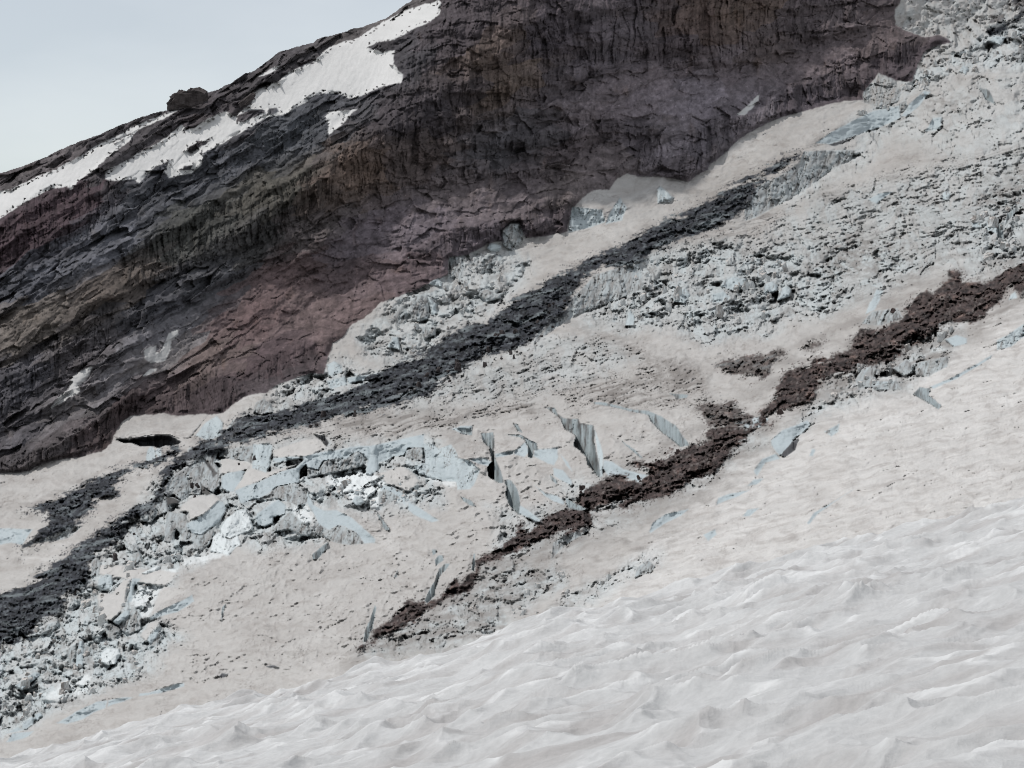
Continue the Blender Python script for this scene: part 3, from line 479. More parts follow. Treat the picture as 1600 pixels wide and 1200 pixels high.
# ------------------------------------------------------------------ relief
# 1. standing ice faces: flatten the depth inside them (screened Poisson on a coarser lattice)
pu = np.arange(-160, 1760, 2.5); pv = np.arange(-60, 1300, 2.5)
PU, PV = np.meshgrid(pu, pv)
DPc = resample(DC, cu, cv, PU, PV)
def pick(arr, U_, V_):
    c = np.clip(np.searchsorted(us, U_.ravel()).reshape(U_.shape), 0, NC - 1); r = np.clip(np.searchsorted(vs, V_.ravel()).reshape(V_.shape), 0, NR - 1)
    return arr[r, c]
fm = pick(FACE + (M_ROCK > 2) * (0.75 * CL - 0.35 * TA), PU, PV).astype(float)
gy, gx = np.gradient(DPc.astype(float))
qx, qy = -fm * gx * 0.9, -fm * gy * 0.97
div = np.gradient(qx, axis=1) + np.gradient(qy, axis=0)
kx = 2 * np.pi * np.fft.fftfreq(PU.shape[1]); ky = 2 * np.pi * np.fft.fftfreq(PU.shape[0])
den = np.sin(kx)[None, :] ** 2 + np.sin(ky)[:, None] ** 2; lap = 2 * (1 - np.cos(kx))[None, :] + 2 * (1 - np.cos(ky))[:, None]
E_ = np.real(np.fft.ifft2(-np.fft.fft2(div) / (lap + (2.5 / 110.0) ** 2)))
EF = resample(E_, pu, pv, np.clip(U, -150, 1745), np.maximum(V, -40)) * ss(-560, -150, U) * (1 - ss(1745, 2100, U))
D = DB + EF
PXS = D / FPX              # metres per photo pixel at that depth
q = np.zeros(U.shape, F32)  # extra depth in pixel units
R = np.random.RandomState(11)
GL = 1 - ss(-1, 1, M_ROCK)
# 2. suncups and soft waves on snow
s1, t1 = rot(U + 1.2 * WUs, V + 1.2 * WVs, -8)
f1 = worley(s1 / 12 + 0.35 * pn(U / 9, V / 6, 187), t1 / 6.2 + 0.35 * pn(U / 9, V / 6, 188), 3)[0]; f1b = worley(s1 / 7.5 + 9, t1 / 4.4, 4)[0]
cups = np.minimum(f1, 0.9) ** 2 / 0.81
cup_am = 0.55 + 0.75 * ss(-0.4, 0.5, fbm(U / 70, V / 45, 3, 73))
q += GL * cup_am * (-(2.6 + 8.5 * CUPS) * cups - (1.8 + 4.5 * CUPS) * f1b ** 2) * (1 - FACE)
q += GL * 2.2 * fbm(s1 / 6, t1 / 4, 3, 74, 0.7) + GL * 9 * fbm(s1 / 24, t1 / 11, 3, 76, 0.6)
q += GL * (9 + 16 * CUPS) * fbm(s1 / 120, t1 / 52, 2, 71) + GL * (3.0 + 2 * CUPS) * fbm(s1 / 34, t1 / 17, 3, 72)
# fine fall line grooves on the dome
s2, t2 = rot(U + 3 * WU, V, -52)
q += 4.5 * DOME * ss(820, 900, V) * pn(s2 / 60, t2 / 7, 75)
# wind ripples on the right snow slope
RS = soft('P 900,960 1100,760 1300,620 1500,500 1740,430 1740,820 1300,880 900,980', 15)
s3, t3 = rot(U + 0.6 * WUs, V + 0.6 * WVs, -14)
q += 0.5 * RS * (8 * ridged(s3 / 60, t3 / 9, 4, 77) + 8 * pn(s3 / 140, t3 / 24, 78) + 5 * ridged(s3 / 22, t3 / 5, 3, 79))
# 3. streaked, split ice
s4, t4 = rot(U + 0.3 * WUs, V + 0.8 * WVs, -14.5)
rd = ridged(s4 / 110, t4 / 8.5, 4, 81); rd2 = ridged(s4 / 30, t4 / 6.5, 3, 86)
PATCH0 = ss(-0.35, 0.15, fbm(U / 55, V / 35, 4, 27) + 0.05)
sln = np.maximum(lines(s4 / 70, t4 / 7, 91, 0.10), 0.8 * lines(s4 / 26, t4 / 5, 92, 0.10)) * ss(-0.3, 0.2, fbm(U / 40, V / 24, 3, 93))
wrk = np.maximum(lines(s1 / 30, t1 / 9, 94, 0.07), 0.7 * lines(s1 / 14, t1 / 4.5, 95, 0.08)) * ss(-0.1, 0.35, fbm(U / 60, V / 40, 4, 96))
q += 5 * sln * STREAK * GL + 3.5 * GL * wrk * (1 - FACE) + GL * 1.5 * ridged(s1 / 20, t1 / 3.6, 3, 97) * (0.4 + 0.6 * PATCH0)
q += STREAK * (0.45 + 0.55 * PATCH0) * (-8 * rd - 6 * rd2 + 9 * fbm(s4 / 9, t4 / 4, 3, 89, 0.7))
# 4. blocks
def facets(x, y, seed, k=3.0, bias=0.0):
    F1, E, r1, r2, r3, dx, dy = worley(x, y, seed, 1.0)
    return r1 + k * (r2 * dx + (r3 + bias) * dy), E, r1
def blocks(sx, sy, seed, ang, w):
    """broken ice: every block has a steep front and a flat or tilted top"""
    a_, b_ = rot(U + w * WU + WUs, V + w * WV + WVs, ang)
    F1, E, r1, r2, r3, dx, dy = worley(a_ / sx, b_ / sy, seed, 1.0)
    front = np.where(dy > r3 * 0.5 - 0.08, 3.1, -2.2 - 2 * r3)         # below the crest: wall, above: top
    return (front * (dy - (r3 * 0.5 - 0.08)) * sy + r2 * dx * sx * 3.2 + r1 * sy * 1.1), E, r1
b1, e1, rr1 = blocks(30, 34, 21, -18, 1.4); b2, e2, rr2 = blocks(13, 15, 22, 8, 1.0); b3, e3, rr3 = blocks(5.5, 6.5, 23, -10, 0.8)
PATCH = ss(-0.35, 0.15, fbm(U / 55, V / 35, 4, 27) + 0.05)
blk = 0.62 * b1 + 0.62 * b2 * (0.4 + 0.6 * PATCH) + 0.65 * b3 - 12 * ridged((U + WUs) / 16, (V + WVs) / 24, 4, 28, 0.6) + 5 * fbm(U / 4, V / 4, 3, 29, 0.7)
q += RUBM * GL * blk * (1 - 0.8 * FACE) * (0.35 + 0.65 * PATCH)
# ice faces: vertical flutes and joints
ff1, fe1, fr1, fr2, fr3, fdx, fdy = worley((U + 2 * WU) / 17, (V + WV) / 34, 31)
gf1, ge1, gr1, gr2, gr3, gdx, gdy = worley((U + 2 * WU) / 8, (V + WV) / 15, 32)
flute = 9 * (fr1 + 1.6 * fr2 * fdx) + 4.5 * (gr1 + gr2 * gdx + gr3 * gdy) + 4 * lines(U / 11 + V / 60, V / 42, 157, 0.07)
DARKF = 0
q += FACE * GL * flute * (1 - 0.85 * FC + 0.3 * FD_)
q += FK * GL * 9
for (h_, o_, l_, n_, f_), m in zip(STAND, SM): q -= 0.8 * h_ * ss(-0.8, 1.2, m) + 0.6 * h_ * ss(0, h_ * 0.6, m) - 0.30 * h_ * ss(0, h_ * 1.2, -m) * 0
# 5. debris bands: rough stones on a raised back
DEB = np.max([ss(-5, 6, m) for m in DBM], 0); DEBE = np.max(DBM, 0)
w5a, e5a, *_r = worley((U + WU) / 9, (V + WV) / 7, 41); w5b, e5b, r5b, *_ = worley(U / 4.6, V / 4.0, 42)
fc1 = facets((s4 + WU) / 26, (t4 + WV) / 15, 45)[0]; fc2 = facets((s4 + 2 * WU) / 11, (t4 + WV) / 7, 47)[0]; fc3 = facets(U / 5, V / 4, 48)[0]
q += DEB * GL * (9 * fc1 + 7 * fc2 + 3.5 * fc3 - 16 * ridged(s4 / 44, t4 / 18, 5, 44, 0.65) + 22 * fbm(U / 40, V / 30, 3, 46) + 4 * fbm(U / 3, V / 3, 2, 49))
q -= GL * 14 * ss(-2, 22, DBM[2]) ; q -= GL * 8 * ss(0, 30, DBM[0])
# 6. mountain rock
ur, vr = U + 0.9 * WUs + 0.25 * WUm, V + 0.9 * WVs + 0.25 * WVm
sl, tl = rot(ur, vr, -31)             # strata of the left flank fall to the left
wl = 1 - ss(480, 760, U + 0.5 * V - 60)      # left flank weight
wc = 1 - wl
fl1 = facets(sl / 70, tl / 19, 301, 3.4)[0]; fl2 = facets(sl / 30, tl / 9, 302, 3.4)[0]
fl3 = facets(sl / 13, tl / 6, 303, 3.4)[0]; fl4 = facets(ur / 4.6, vr / 4, 304, 3)[0]
cols_ = ridged(ur / 9, vr / 80, 3, 112, 0.4)
colb = facets(ur / 7.5, vr / 46, 118, 2.6)[0]; colc = facets(ur / 15, vr / 60, 119, 2.6)[0]
CLD = 0.25 + CL
stl = (54 * fbm(sl / 300, tl / 75, 3, 101, 0.45) + 20 * (1 - CL) * fl1 + 10 * (1 - 0.6 * CL) * fl2 + 4.5 * (1 - 0.5 * CL) * fl3 + 1.0 * fl4 + CL * (8 * colb + 10 * colc) - 20 * ridged(sl / 330, tl / 34, 3, 102, 0.35) + 1.2 * fbm(U / 3.4, V / 3.2, 2, 105))
def terr(x, k=6.0): return x + 0.9 * np.sin(2 * math.pi * x) / (2 * math.pi) * 1.0
sr, tr = rot(ur, vr, -5)
strat = terr((tr + 26 * fbm(sr / 260, tr / 120, 3, 110)) / 46)
gul = ridged(ur / 75, vr / 260, 3, 113, 0.4)
fr1_ = facets(sr / 48, tr / 26, 311, 3.4)[0]; fr2_ = facets(sr / 18, tr / 12, 312, 3.4)[0]; fr3_ = facets(ur / 6.5, vr / 7, 313, 3)[0]
crt = (58 * fbm(sr / 300, tr / 150, 3, 111, 0.45) - 42 * (strat - (tr / 46)) - 26 * gul - 1.2 * CLD * cols_ + CLD * (4.5 * colb + 9 * colc) + 14 * (1 - 0.8 * CL) * fr1_ + 7 * (1 - 0.6 * CL) * fr2_ + 1.8 * fr3_ - 9 * (1 - CL) * ridged(sr / 160, tr / 24, 3, 114, 0.4) + 1.2 * fbm(U / 3.2, V / 3.6, 2, 106))
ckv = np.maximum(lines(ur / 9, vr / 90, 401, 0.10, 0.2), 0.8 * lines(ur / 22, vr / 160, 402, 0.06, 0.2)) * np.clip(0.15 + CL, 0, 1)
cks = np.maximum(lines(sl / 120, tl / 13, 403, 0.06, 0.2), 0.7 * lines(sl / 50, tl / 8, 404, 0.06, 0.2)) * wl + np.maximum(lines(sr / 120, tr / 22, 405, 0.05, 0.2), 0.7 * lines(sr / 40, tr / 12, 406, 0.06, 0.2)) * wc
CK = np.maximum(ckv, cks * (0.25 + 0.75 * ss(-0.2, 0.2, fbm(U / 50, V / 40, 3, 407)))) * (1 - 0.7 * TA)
BUT = soft('P 300,590 330,530 420,430 480,300 560,200 620,90 690,10 700,-80 900,-80 820,60 640,200 560,320 500,420 420,520', 30, 2)
TAL = TA
rk = wl * stl + wc * crt
rk = rk * (1 - 0.66 * TAL) + TAL * 6 * fbm(ur / 9, vr / 9, 4, 117, 0.7) - 10 * CL + 4.5 * CK
RKM = ss(-1, 9, M_ROCK)
sn_in = ss(-2, 6, M_SNOWR)
rk = rk * (1 - 0.93 * sn_in) + sn_in * (-7 + 1.4 * pn(*[c / w for c, w in zip(rot(U + 2 * WU, V, -62), (50, 4.6))], 119) - 1.5 * f1)
q += RKM * rk * (1 - 0.6 * ss(0, 30, OVER))
q -= BUT * 28 * RKM
CMX = np.max([m for k_, m in enumerate(CM) if k_ != 22], 0)
q += GL * 7 * ss(9, 0, -CMX) * (CMX <= 0) * (-CMX < 9) * (1 - FACE)
Gc = np.abs(np.gradient(np.log(DC), axis=0)) / 12.0 * FPX
Gm = np.clip(resample(Gc, cu, cv, U, V) / 3.3, 0.8, 3.2)
q = q * (1 + GL * (Gm - 1) * (1 - FACE))
D = D + q * PXS
# 7. crevasses: far wall vertical below its upper edge
for k, cm in enumerate(CM):
    ins = cm > 0
    cols_k = np.where(ins.any(0))[0]
    rr_, cc_ = slice(0, 0), None
    for c in cols_k:
        r = np.where(ins[:, c])[0]; top = r[0]
        deep = 26.0 if k == 22 else 0.0
        L_ = (r - top) * STEP
        Dt = D[max(top - 1, 0), c]; kk = 1.0 if k == 22 else (0.7 if k in (3, 0, 1, 2, 9) else 0.55)
        D[r, c] = Dt + kk * 0.0 - (1 - kk) * np.maximum(Dt - DB[r, c], 0) + PXS[r, c] * (2.0 + deep * np.minimum(L_ / 6, 1) + 0.45 * flute[r, c])
P3 = world(U, V, D).astype(F32)
back = OVER * 0.9
P3[..., 1] += back; P3[..., 2] -= back * 0.55
print('relief', round(time.time() - T0, 1))
# ------------------------------------------------------------------ colours
def field(samples, U_, V_, ang=-25, asp=2.2, p=3.0):
    """local colour from surveyed samples, stretched along the strata"""
    s_, t_ = rot(U_, V_, ang); num = 0; den_ = 0
    for (x, y, r, g, b) in samples:
        sx, ty = rot(x, y, ang)
        w = 1 / (((s_ - sx) / asp) ** 2 + (t_ - ty) ** 2 + 60) ** (p / 2)
        num = num + w[..., None] * lin((r, g, b)).astype(F32); den_ = den_ + w
    return (num / den_[..., None]).astype(F32)
ROCKC = [(20,380,62,44,50),(90,330,64,46,52),(60,430,66,70,78),(150,390,70,74,82),(60,500,84,76,66),(180,450,80,70,60),(120,560,72,68,70),(40,600,62,62,68),(30,680,64,62,66),(250,480,56,58,64),
 (250,300,58,62,68),(350,250,62,66,72),(450,200,60,66,72),(500,140,60,64,70),(330,200,62,56,58),(200,240,62,58,60),(60,255,72,66,66),(420,110,60,56,58),(560,30,74,70,68),(640,90,54,52,56),
 (300,360,60,62,56),(420,300,66,64,54),(400,380,62,62,60),(330,440,62,64,68),(520,300,78,64,54),(560,270,90,70,54),(640,250,74,62,58),(480,360,72,64,62),
 (440,430,82,62,60),(560,440,78,62,62),(640,430,78,62,64),(400,500,84,62,60),(480,490,84,66,63),(560,490,80,62,60),(330,560,86,70,64),(420,560,66,50,52),(250,620,72,58,58),(330,620,58,46,48),(200,640,64,50,50),(420,610,62,52,54),
 (250,520,82,82,86),(180,600,86,84,86),(100,650,84,80,80),(250,560,92,88,86),(60,710,66,60,60),(150,670,60,48,48),
 (560,370,82,72,78),(660,350,82,72,78),(760,380,76,66,72),(820,310,78,68,70),(700,300,78,68,68),(880,290,84,74,72),(900,350,66,56,60),
 (700,60,60,52,56),(760,90,82,66,56),(790,130,84,68,56),(720,140,60,52,54),(660,180,56,50,54),(850,60,62,54,60),(950,80,72,64,70),(1050,80,66,56,60),(1100,40,78,60,52),(1150,20,82,64,52),(1250,50,68,58,60),(1200,80,72,60,58),(1300,30,72,62,64),
 (820,210,66,62,66),(780,230,62,60,64),(920,170,86,76,80),(1000,150,88,78,84),(1080,160,92,84,92),(1000,120,78,68,72),(1150,110,76,66,70),(1280,110,82,70,72),(1380,60,74,62,62),(1400,100,60,50,54),(1250,150,62,54,60),(1150,190,86,78,84),(1060,220,92,84,90),(1000,210,74,66,72),(1050,260,74,66,70),(1180,170,88,80,86),(860,140,68,60,64),
 (900,230,70,60,62),(950,260,82,72,72),(1030,200,80,72,76),(1100,230,72,66,72)]
_w = worley(sl / 46, tl / 9, 321, 1.0); lx, ly = sl - _w[5] * 46, tl - _w[6] * 9
_c, _s = math.cos(math.radians(-31)), math.sin(math.radians(-31)); bu, bv = lx * _c - ly * _s, lx * _s + ly * _c
_w2 = worley(sr / 34, tr / 15, 322, 1.0); lx, ly = sr - _w2[5] * 34, tr - _w2[6] * 15
_c, _s = math.cos(math.radians(-5)), math.sin(math.radians(-5)); bu2, bv2 = lx * _c - ly * _s, lx * _s + ly * _c
bu, bv = bu * wl + bu2 * wc, bv * wl + bv2 * wc
bed = 1 + 0.34 * (wl * _w[2] + wc * _w2[2]) * (1 - 0.5 * TA)
CR = 0.2 * field(ROCKC, ur, vr, -25, 2.0, 3.4) + 0.8 * field(ROCKC, bu + 22 * pn(bu / 31, bv / 17, 190), bv + 16 * pn(bu / 23, bv / 19, 191), -25, 2.0, 6.5)
AK = 1.58 * (1 - 0.06 * CL + 0.08 * TA + 0.15 * wc)[..., None] * np.array([1.0, 0.975, 1.01], F32)
lum = CR.mean(-1, keepdims=True); CR = lum + (CR - lum) * 0.50
mot = 1 + 0.34 * fbm(ur / 30, vr / 18, 5, 131, 0.65) + 0.30 * wl * fbm(sl / 60, tl / 9, 4, 132, 0.6) + 0.20 * wc * fbm(sr / 90, tr / 10, 4, 133, 0.6) + 0.16 * wc * pn(ur / 6, vr / 40, 134)
tone = 1 + 0.34 * worley(sl / 13, tl / 6, 303, 1.0)[2] * (1 - CL) + 0.45 * CL * worley(ur / 7.5, vr / 46, 118, 1.0)[2] + 0.34 * worley(ur / 4.6, vr / 4, 304, 1.0)[2] + 0.22 * fbm(U / 2.4, V / 2.4, 2, 139)
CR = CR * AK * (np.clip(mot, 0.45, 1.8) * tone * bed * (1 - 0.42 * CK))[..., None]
och = ss(0.25, 0.7, fbm(ur / 26, vr / 40, 4, 136)) * 0.55
CR = CR * (1 + och[..., None] * np.array([0.16, 0.05, -0.08], F32))
spk = ss(0.62, 0.8, pn(U / 2.3, V / 2.0, 137)) * ss(0.0, 0.5, fbm(U / 40, V / 30, 2, 138) + 0.25)
CR = CR * (1 + 0.9 * spk[..., None])
# snow and ice
PINK = np.array([0.458, 0.450, 0.438], F32); WHITE = np.array([0.60, 0.595, 0.585], F32); ICE = np.array([0.375, 0.43, 0.455], F32)
ICEC = np.array([0.47, 0.53, 0.55], F32)
DIRT_SHADE = np.array([0.19, 0.175, 0.165], F32); DK = np.array([0.030, 0.033, 0.040], F32); BRN = np.array([0.048, 0.035, 0.033], F32)  # dirt colour, also used for the shade painted into dark hollows
def mix(a_, b_, t): return a_ + (b_ - a_) * np.clip(t, 0, 1)[..., None]
CS = np.broadcast_to(PINK, U.shape + (3,)).copy()
CS = mix(CS, WHITE, 0.5 * ss(0.1, 0.6, fbm(s3 / 150, t3 / 40, 4, 141)) + 0.75 * RS)
CS = mix(CS, DIRT_SHADE * 1.9, 0.10 + 0.30 * ss(-0.1, 0.5, fbm(s3 / 70, t3 / 14, 5, 142, 0.6)) * (1 - 0.5 * CUPS))
CS = mix(CS, DIRT_SHADE * 1.5, 0.42 * ss(-0.05, 0.45, fbm(s1 / 26, t1 / 9, 5, 148, 0.68)) + 0.25 * ss(-0.1, 0.4, fbm(s1 / 110, t1 / 32, 4, 192, 0.55)) * (1 - 0.6 * RS) + 0.10 * ss(0, 0.5, fbm(U / 3, V / 2.2, 2, 140)) + 0.45 * wrk * (1 - RS))
CS = mix(CS, DIRT_SHADE * 1.7, 0.40 * RS * ss(0.05, 0.5, fbm(s3 / 60, t3 / 5, 4, 156, 0.6)))
CS = mix(CS, DIRT_SHADE * 0.6, 0.95 * sln * STREAK)
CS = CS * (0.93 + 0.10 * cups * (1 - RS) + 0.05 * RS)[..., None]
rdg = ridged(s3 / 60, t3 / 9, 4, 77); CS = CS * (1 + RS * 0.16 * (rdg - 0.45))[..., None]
fl_ = np.maximum(lines(s1 / 60, t1 / 10, 181, 0.07), lines(s1 / 34, t1 / 16, 182, 0.05)) * ss(0.0, 0.4, fbm(U / 80, V / 50, 3, 183)) * (1 - RS)
CS = mix(CS, DIRT_SHADE, 0.5 * fl_)
# dirt gathers in streaks and in the broken ground
std = ss(0.10, 0.55, rd * 0.9 + 0.5 * fbm(s4 / 40, t4 / 8, 4, 143))
CS = mix(CS, DIRT_SHADE, STREAK * (0.14 + 0.86 * std * ss(-0.35, 0.35, fbm(U / 90, V / 50, 3, 144))))
CS = mix(CS, np.array([0.52, 0.565, 0.58], F32), RUBM * 0.6); CS = mix(CS, ICEC, RUBM * 0.6 * ss(-0.2, 0.2, rr2 + 0.4 * rr3)); CS = mix(CS, DIRT_SHADE * 0.9, RUBM * (0.04 + 0.36 * np.maximum(lines(U / 14, V / 20, 98, 0.09), lines(s4 / 18, t4 / 8, 99, 0.08)) + 0.5 * ss(0.05, 0.45, fbm(U / 22, V / 16, 4, 145) + 0.4 * rr1) + 0.12 * (1 - ss(0.02, 0.16, e2))))
CLEAN = soft('K 180,420 400,360 520,330 620,440 680,520 640,680 500,680 400,660 360,590 220,520', 5, 2)
for s_ in ('J 1380,690 1500,680 1520,800 1450,860 1380,760', 'J 380,1130 560,1080 800,1110 700,1150 400,1200', 'L 1180,660 1300,480 1500,400 1600,370 1560,480 1420,600 1360,750 1320,830 1270,790', 'M 410,720 560,600 720,520 830,550 820,640 700,730 640,690 480,760', 'K 960,330 1150,400 1330,450 1300,500 1100,450'): CLEAN = np.maximum(CLEAN, soft(s_, 4, 2) * 0.8)
CS = mix(CS, np.array([0.70, 0.735, 0.745], F32), CLEAN * 0.8)
# dirty flank below the brown debris and around stony patches
fl = ss(-70, 0, DBM[2]) * ss(0, 50, V * 0.9 + U * 0.62 - 1225) ; fl = fl * ss(-0.25, 0.45, fbm(s3 / 60, t3 / 18, 5, 146, 0.6) + 0.12)
CS = mix(CS, DIRT_SHADE, 0.62 * fl)
for k_, w_ in ((1, 26), (0, 14), (3, 10), (5, 14), (6, 8)):
    CS = mix(CS, DIRT_SHADE, 0.5 * ss(-w_, 0, DBM[k_]) * ss(-0.2, 0.4, fbm(U / 20, V / 12, 4, 147)))
DZ = np.maximum(soft('P 660,1010 740,900 860,870 1050,790 1150,740 1180,760 1050,870 900,960 700,1010', 25), soft('P 560,540 700,400 830,390 800,470 640,560', 15))
QF_ = np.maximum(soft('Q 560,650 800,640 1060,490 1280,400 1450,290 1600,250 1600,330 1300,450 1150,640 1100,700 870,740 840,800 620,830 400,850 160,1000 0,1080 0,1180 -100,1250 -300,1400 R 0,800 0,660 300,600 600,450 800,280', 12), soft('O 0,860 200,730 500,560 820,440 900,250 1350,60 1600,20 1600,80 1300,250 1300,340 1050,560 1050,690 700,790 400,830 0,900', 12))
CS = mix(CS, DIRT_SHADE * 1.15, 0.75 * QF_ * ss(-0.35, 0.35, fbm(s3 / 34, t3 / 10, 5, 178, 0.62)))
CS = mix(CS, DIRT_SHADE, 0.55 * DZ * ss(-0.05, 0.5, fbm(s3 / 40, t3 / 12, 5, 149, 0.6)))
for s, w_ in (('P 1440,160 1540,130 1500,170 1460,190', .8), ('P 1000,560 900,510 940,520 1060,560 1100,590 1080,610 1020,600', .85), ('P 1250,420 1300,370 1420,370 1430,395 1330,440', .8), ('P 1500,330 1600,250 1640,280 1600,330', .8), ('P 1100,600 1000,590 980,600', .3)):
    CS = mix(CS, DIRT_SHADE, w_ * soft(s, 22) * ss(-0.3, 0.4, fbm(U / 14, V / 8, 5, 150, 0.65)))
# ice walls
icev = np.clip(0.5 + 0.9 * fbm(U / 12, V / 45, 4, 151), 0, 1)
CI = mix(np.broadcast_to(ICE * 0.92, CS.shape), ICEC, icev)
CI = mix(CI, DIRT_SHADE * 0.7, 0.85 * ss(0.16, 0.5, fbm(U / 7 + V / 30, V / 30, 5, 152, 0.65)) + 0.8 * np.maximum(lines(U / 11 + V / 60, V / 42, 157, 0.06), 0.7 * lines(U / 30, V / 14, 158, 0.05)) * ss(-0.2, 0.3, fbm(U / 30, V / 30, 2, 153)))
CI = mix(CI, DIRT_SHADE * 1.15, FD_ * (0.25 + 0.5 * ss(-0.3, 0.4, fbm(U / 8 + V / 16, V / 26, 5, 154, 0.65))))
CI = mix(CI, DIRT_SHADE * 0.35, FD_ * 0.8 * ss(0.05, 0.4, fbm(U / 5 + V / 30, V / 22, 4, 159, 0.6)))
CI = mix(CI, ICE * (1.02 + 0.06 * pn(U / 25, V / 18, 160))[..., None], FC * 0.88)
CI = mix(CI, np.array([0.66, 0.70, 0.71], F32), FB * 0.8)
CI = mix(CI, DIRT_SHADE * 0.3, FK * 0.95)  # hollows: their shade is put into the colour; also dark rock and ice
CS = mix(CS, PINK * 1.05 * (1 + 0.05 * pn(U / 12, V / 7, 175))[..., None], TOPM * 0.85)
CS = mix(CS, CI, FACE)
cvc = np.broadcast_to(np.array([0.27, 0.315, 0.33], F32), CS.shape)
cvc = mix(cvc, DIRT_SHADE * 0.4, (0.8 + 0.2 * ss(-1, 1, CM[3])) * ss(0.0 - 0.25 * (CM[3] > -2), 0.4, fbm(U / 6, V / 40, 4, 155, 0.6)))
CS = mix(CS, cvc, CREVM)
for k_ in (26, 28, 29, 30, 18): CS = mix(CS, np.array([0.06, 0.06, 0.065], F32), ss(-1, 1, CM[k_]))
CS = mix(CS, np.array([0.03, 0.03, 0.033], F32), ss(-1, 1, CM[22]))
# debris colour
stn = worley(U / 3.4, V / 2.8, 167, 1.0)[2]
mb = np.clip(1 + 0.75 * stn + 1.2 * fbm(s4 / 22, t4 / 6, 4, 177, 0.65) + 0.9 * fbm(U / 9, V / 7, 5, 161, 0.7) + 0.5 * r5b, 0.25, 3.2)[..., None]
CD = DK * mb
_bp = ss(0.1, 0.5, fbm(s3 / 26, t3 / 12, 4, 189, 0.6))[..., None]; BRN = BRN * (1 - _bp) + np.array([0.125, 0.088, 0.078], F32) * _bp
CD = np.where((DBM[2] > DBM[0])[..., None] & (DBM[2] > DBM[1])[..., None], BRN * mb, CD)
icy = 0.75 * ss(0.05, 0.42, fbm(s4 / 60, t4 / 12, 5, 162, 0.62) + 0.12 * soft('P 500,690 620,640 700,600 740,560 640,600 540,640', 20)) * (DBM[2] < -8)
CD = mix(CD, ICE * 0.45, 0.30 * ss(0.30, 0.5, stn + 0.3 * fbm(s4 / 30, t4 / 12, 3, 168)) * (DBM[2] < -4)); CD = mix(CD, DIRT_SHADE * 0.9, 0.45 * ss(0.34, 0.5, stn + 0.3 * fbm(s4 / 30, t4 / 12, 3, 169)) * (DBM[2] > -4)); CD = mix(CD, ICE * 0.5, icy); CD = mix(CD, ICE * 0.6, 0.5 * ss(0.25, 0.5, fbm(s4 / 14, t4 / 5, 4, 166, 0.6)) * (DBM[0] > -4))
gr = np.maximum(ss(-3, 3, DBM[3]), np.maximum(ss(-3, 3, DBM[5]), ss(-3, 3, DBM[6])))
CD = mix(CD, DIRT_SHADE, gr * (0.25 + 0.6 * ss(0, 0.4, fbm(U / 10, V / 6, 4, 163))))
debn = DEBE - 9 * ss(0.05, 0.5, fbm(s4 / 70, t4 / 20, 3, 194)) + 6 * fbm(U / 11, V / 8, 4, 164, 0.65) + 12 * fbm(s4 / 46, t4 / 9, 4, 176, 0.6) * np.where(DBM[2] > -20, 0.35, 1.0) + 2 * r5b
CS = mix(CS, CD, ss(-2.5, 2.5, debn) * (1 - ss(-1, 1, np.max(CM, 0))))
st2 = worley(U / 3.0, V / 2.6, 185, 1.0); CS = mix(CS, CD, 0.85 * (st2[2] + 0.5 > 1 - 0.45 * ss(-13, 0, debn + 7 * fbm(U / 30, V / 18, 3, 186)) ** 1.5) * (debn < 0) * (st2[0] < 0.35 + 0.25 * st2[3]))
# top right ice above the rock tongue is old and grey
TRG = soft('P 1395,20 1400,-40 1620,-60 1620,10 1520,50 1480,95 1440,110 1390,150 1350,170 1350,140 1420,80', 10)
CS = mix(CS, DIRT_SHADE * 1.7, TRG * (0.25 + 0.5 * ss(-0.2, 0.5, fbm(U / 12, V / 24, 5, 165, 0.65))))
# snow on the mountain
snr = ss(-1.0, 1.0, M_SNOWR)
gs = 0.5 + 0.5 * ss(520, 380, V)
CSR = WHITE * np.array([0.96, 0.97, 0.98], F32) * (1 - 0.18 * ss(300, 420, V))[..., None] * (1 + 0.07 * fbm(U / 20, V / 8, 4, 171))[..., None]
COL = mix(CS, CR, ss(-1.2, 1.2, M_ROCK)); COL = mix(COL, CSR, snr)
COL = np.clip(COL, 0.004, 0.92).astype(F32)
print('colour', round(time.time() - T0, 1))
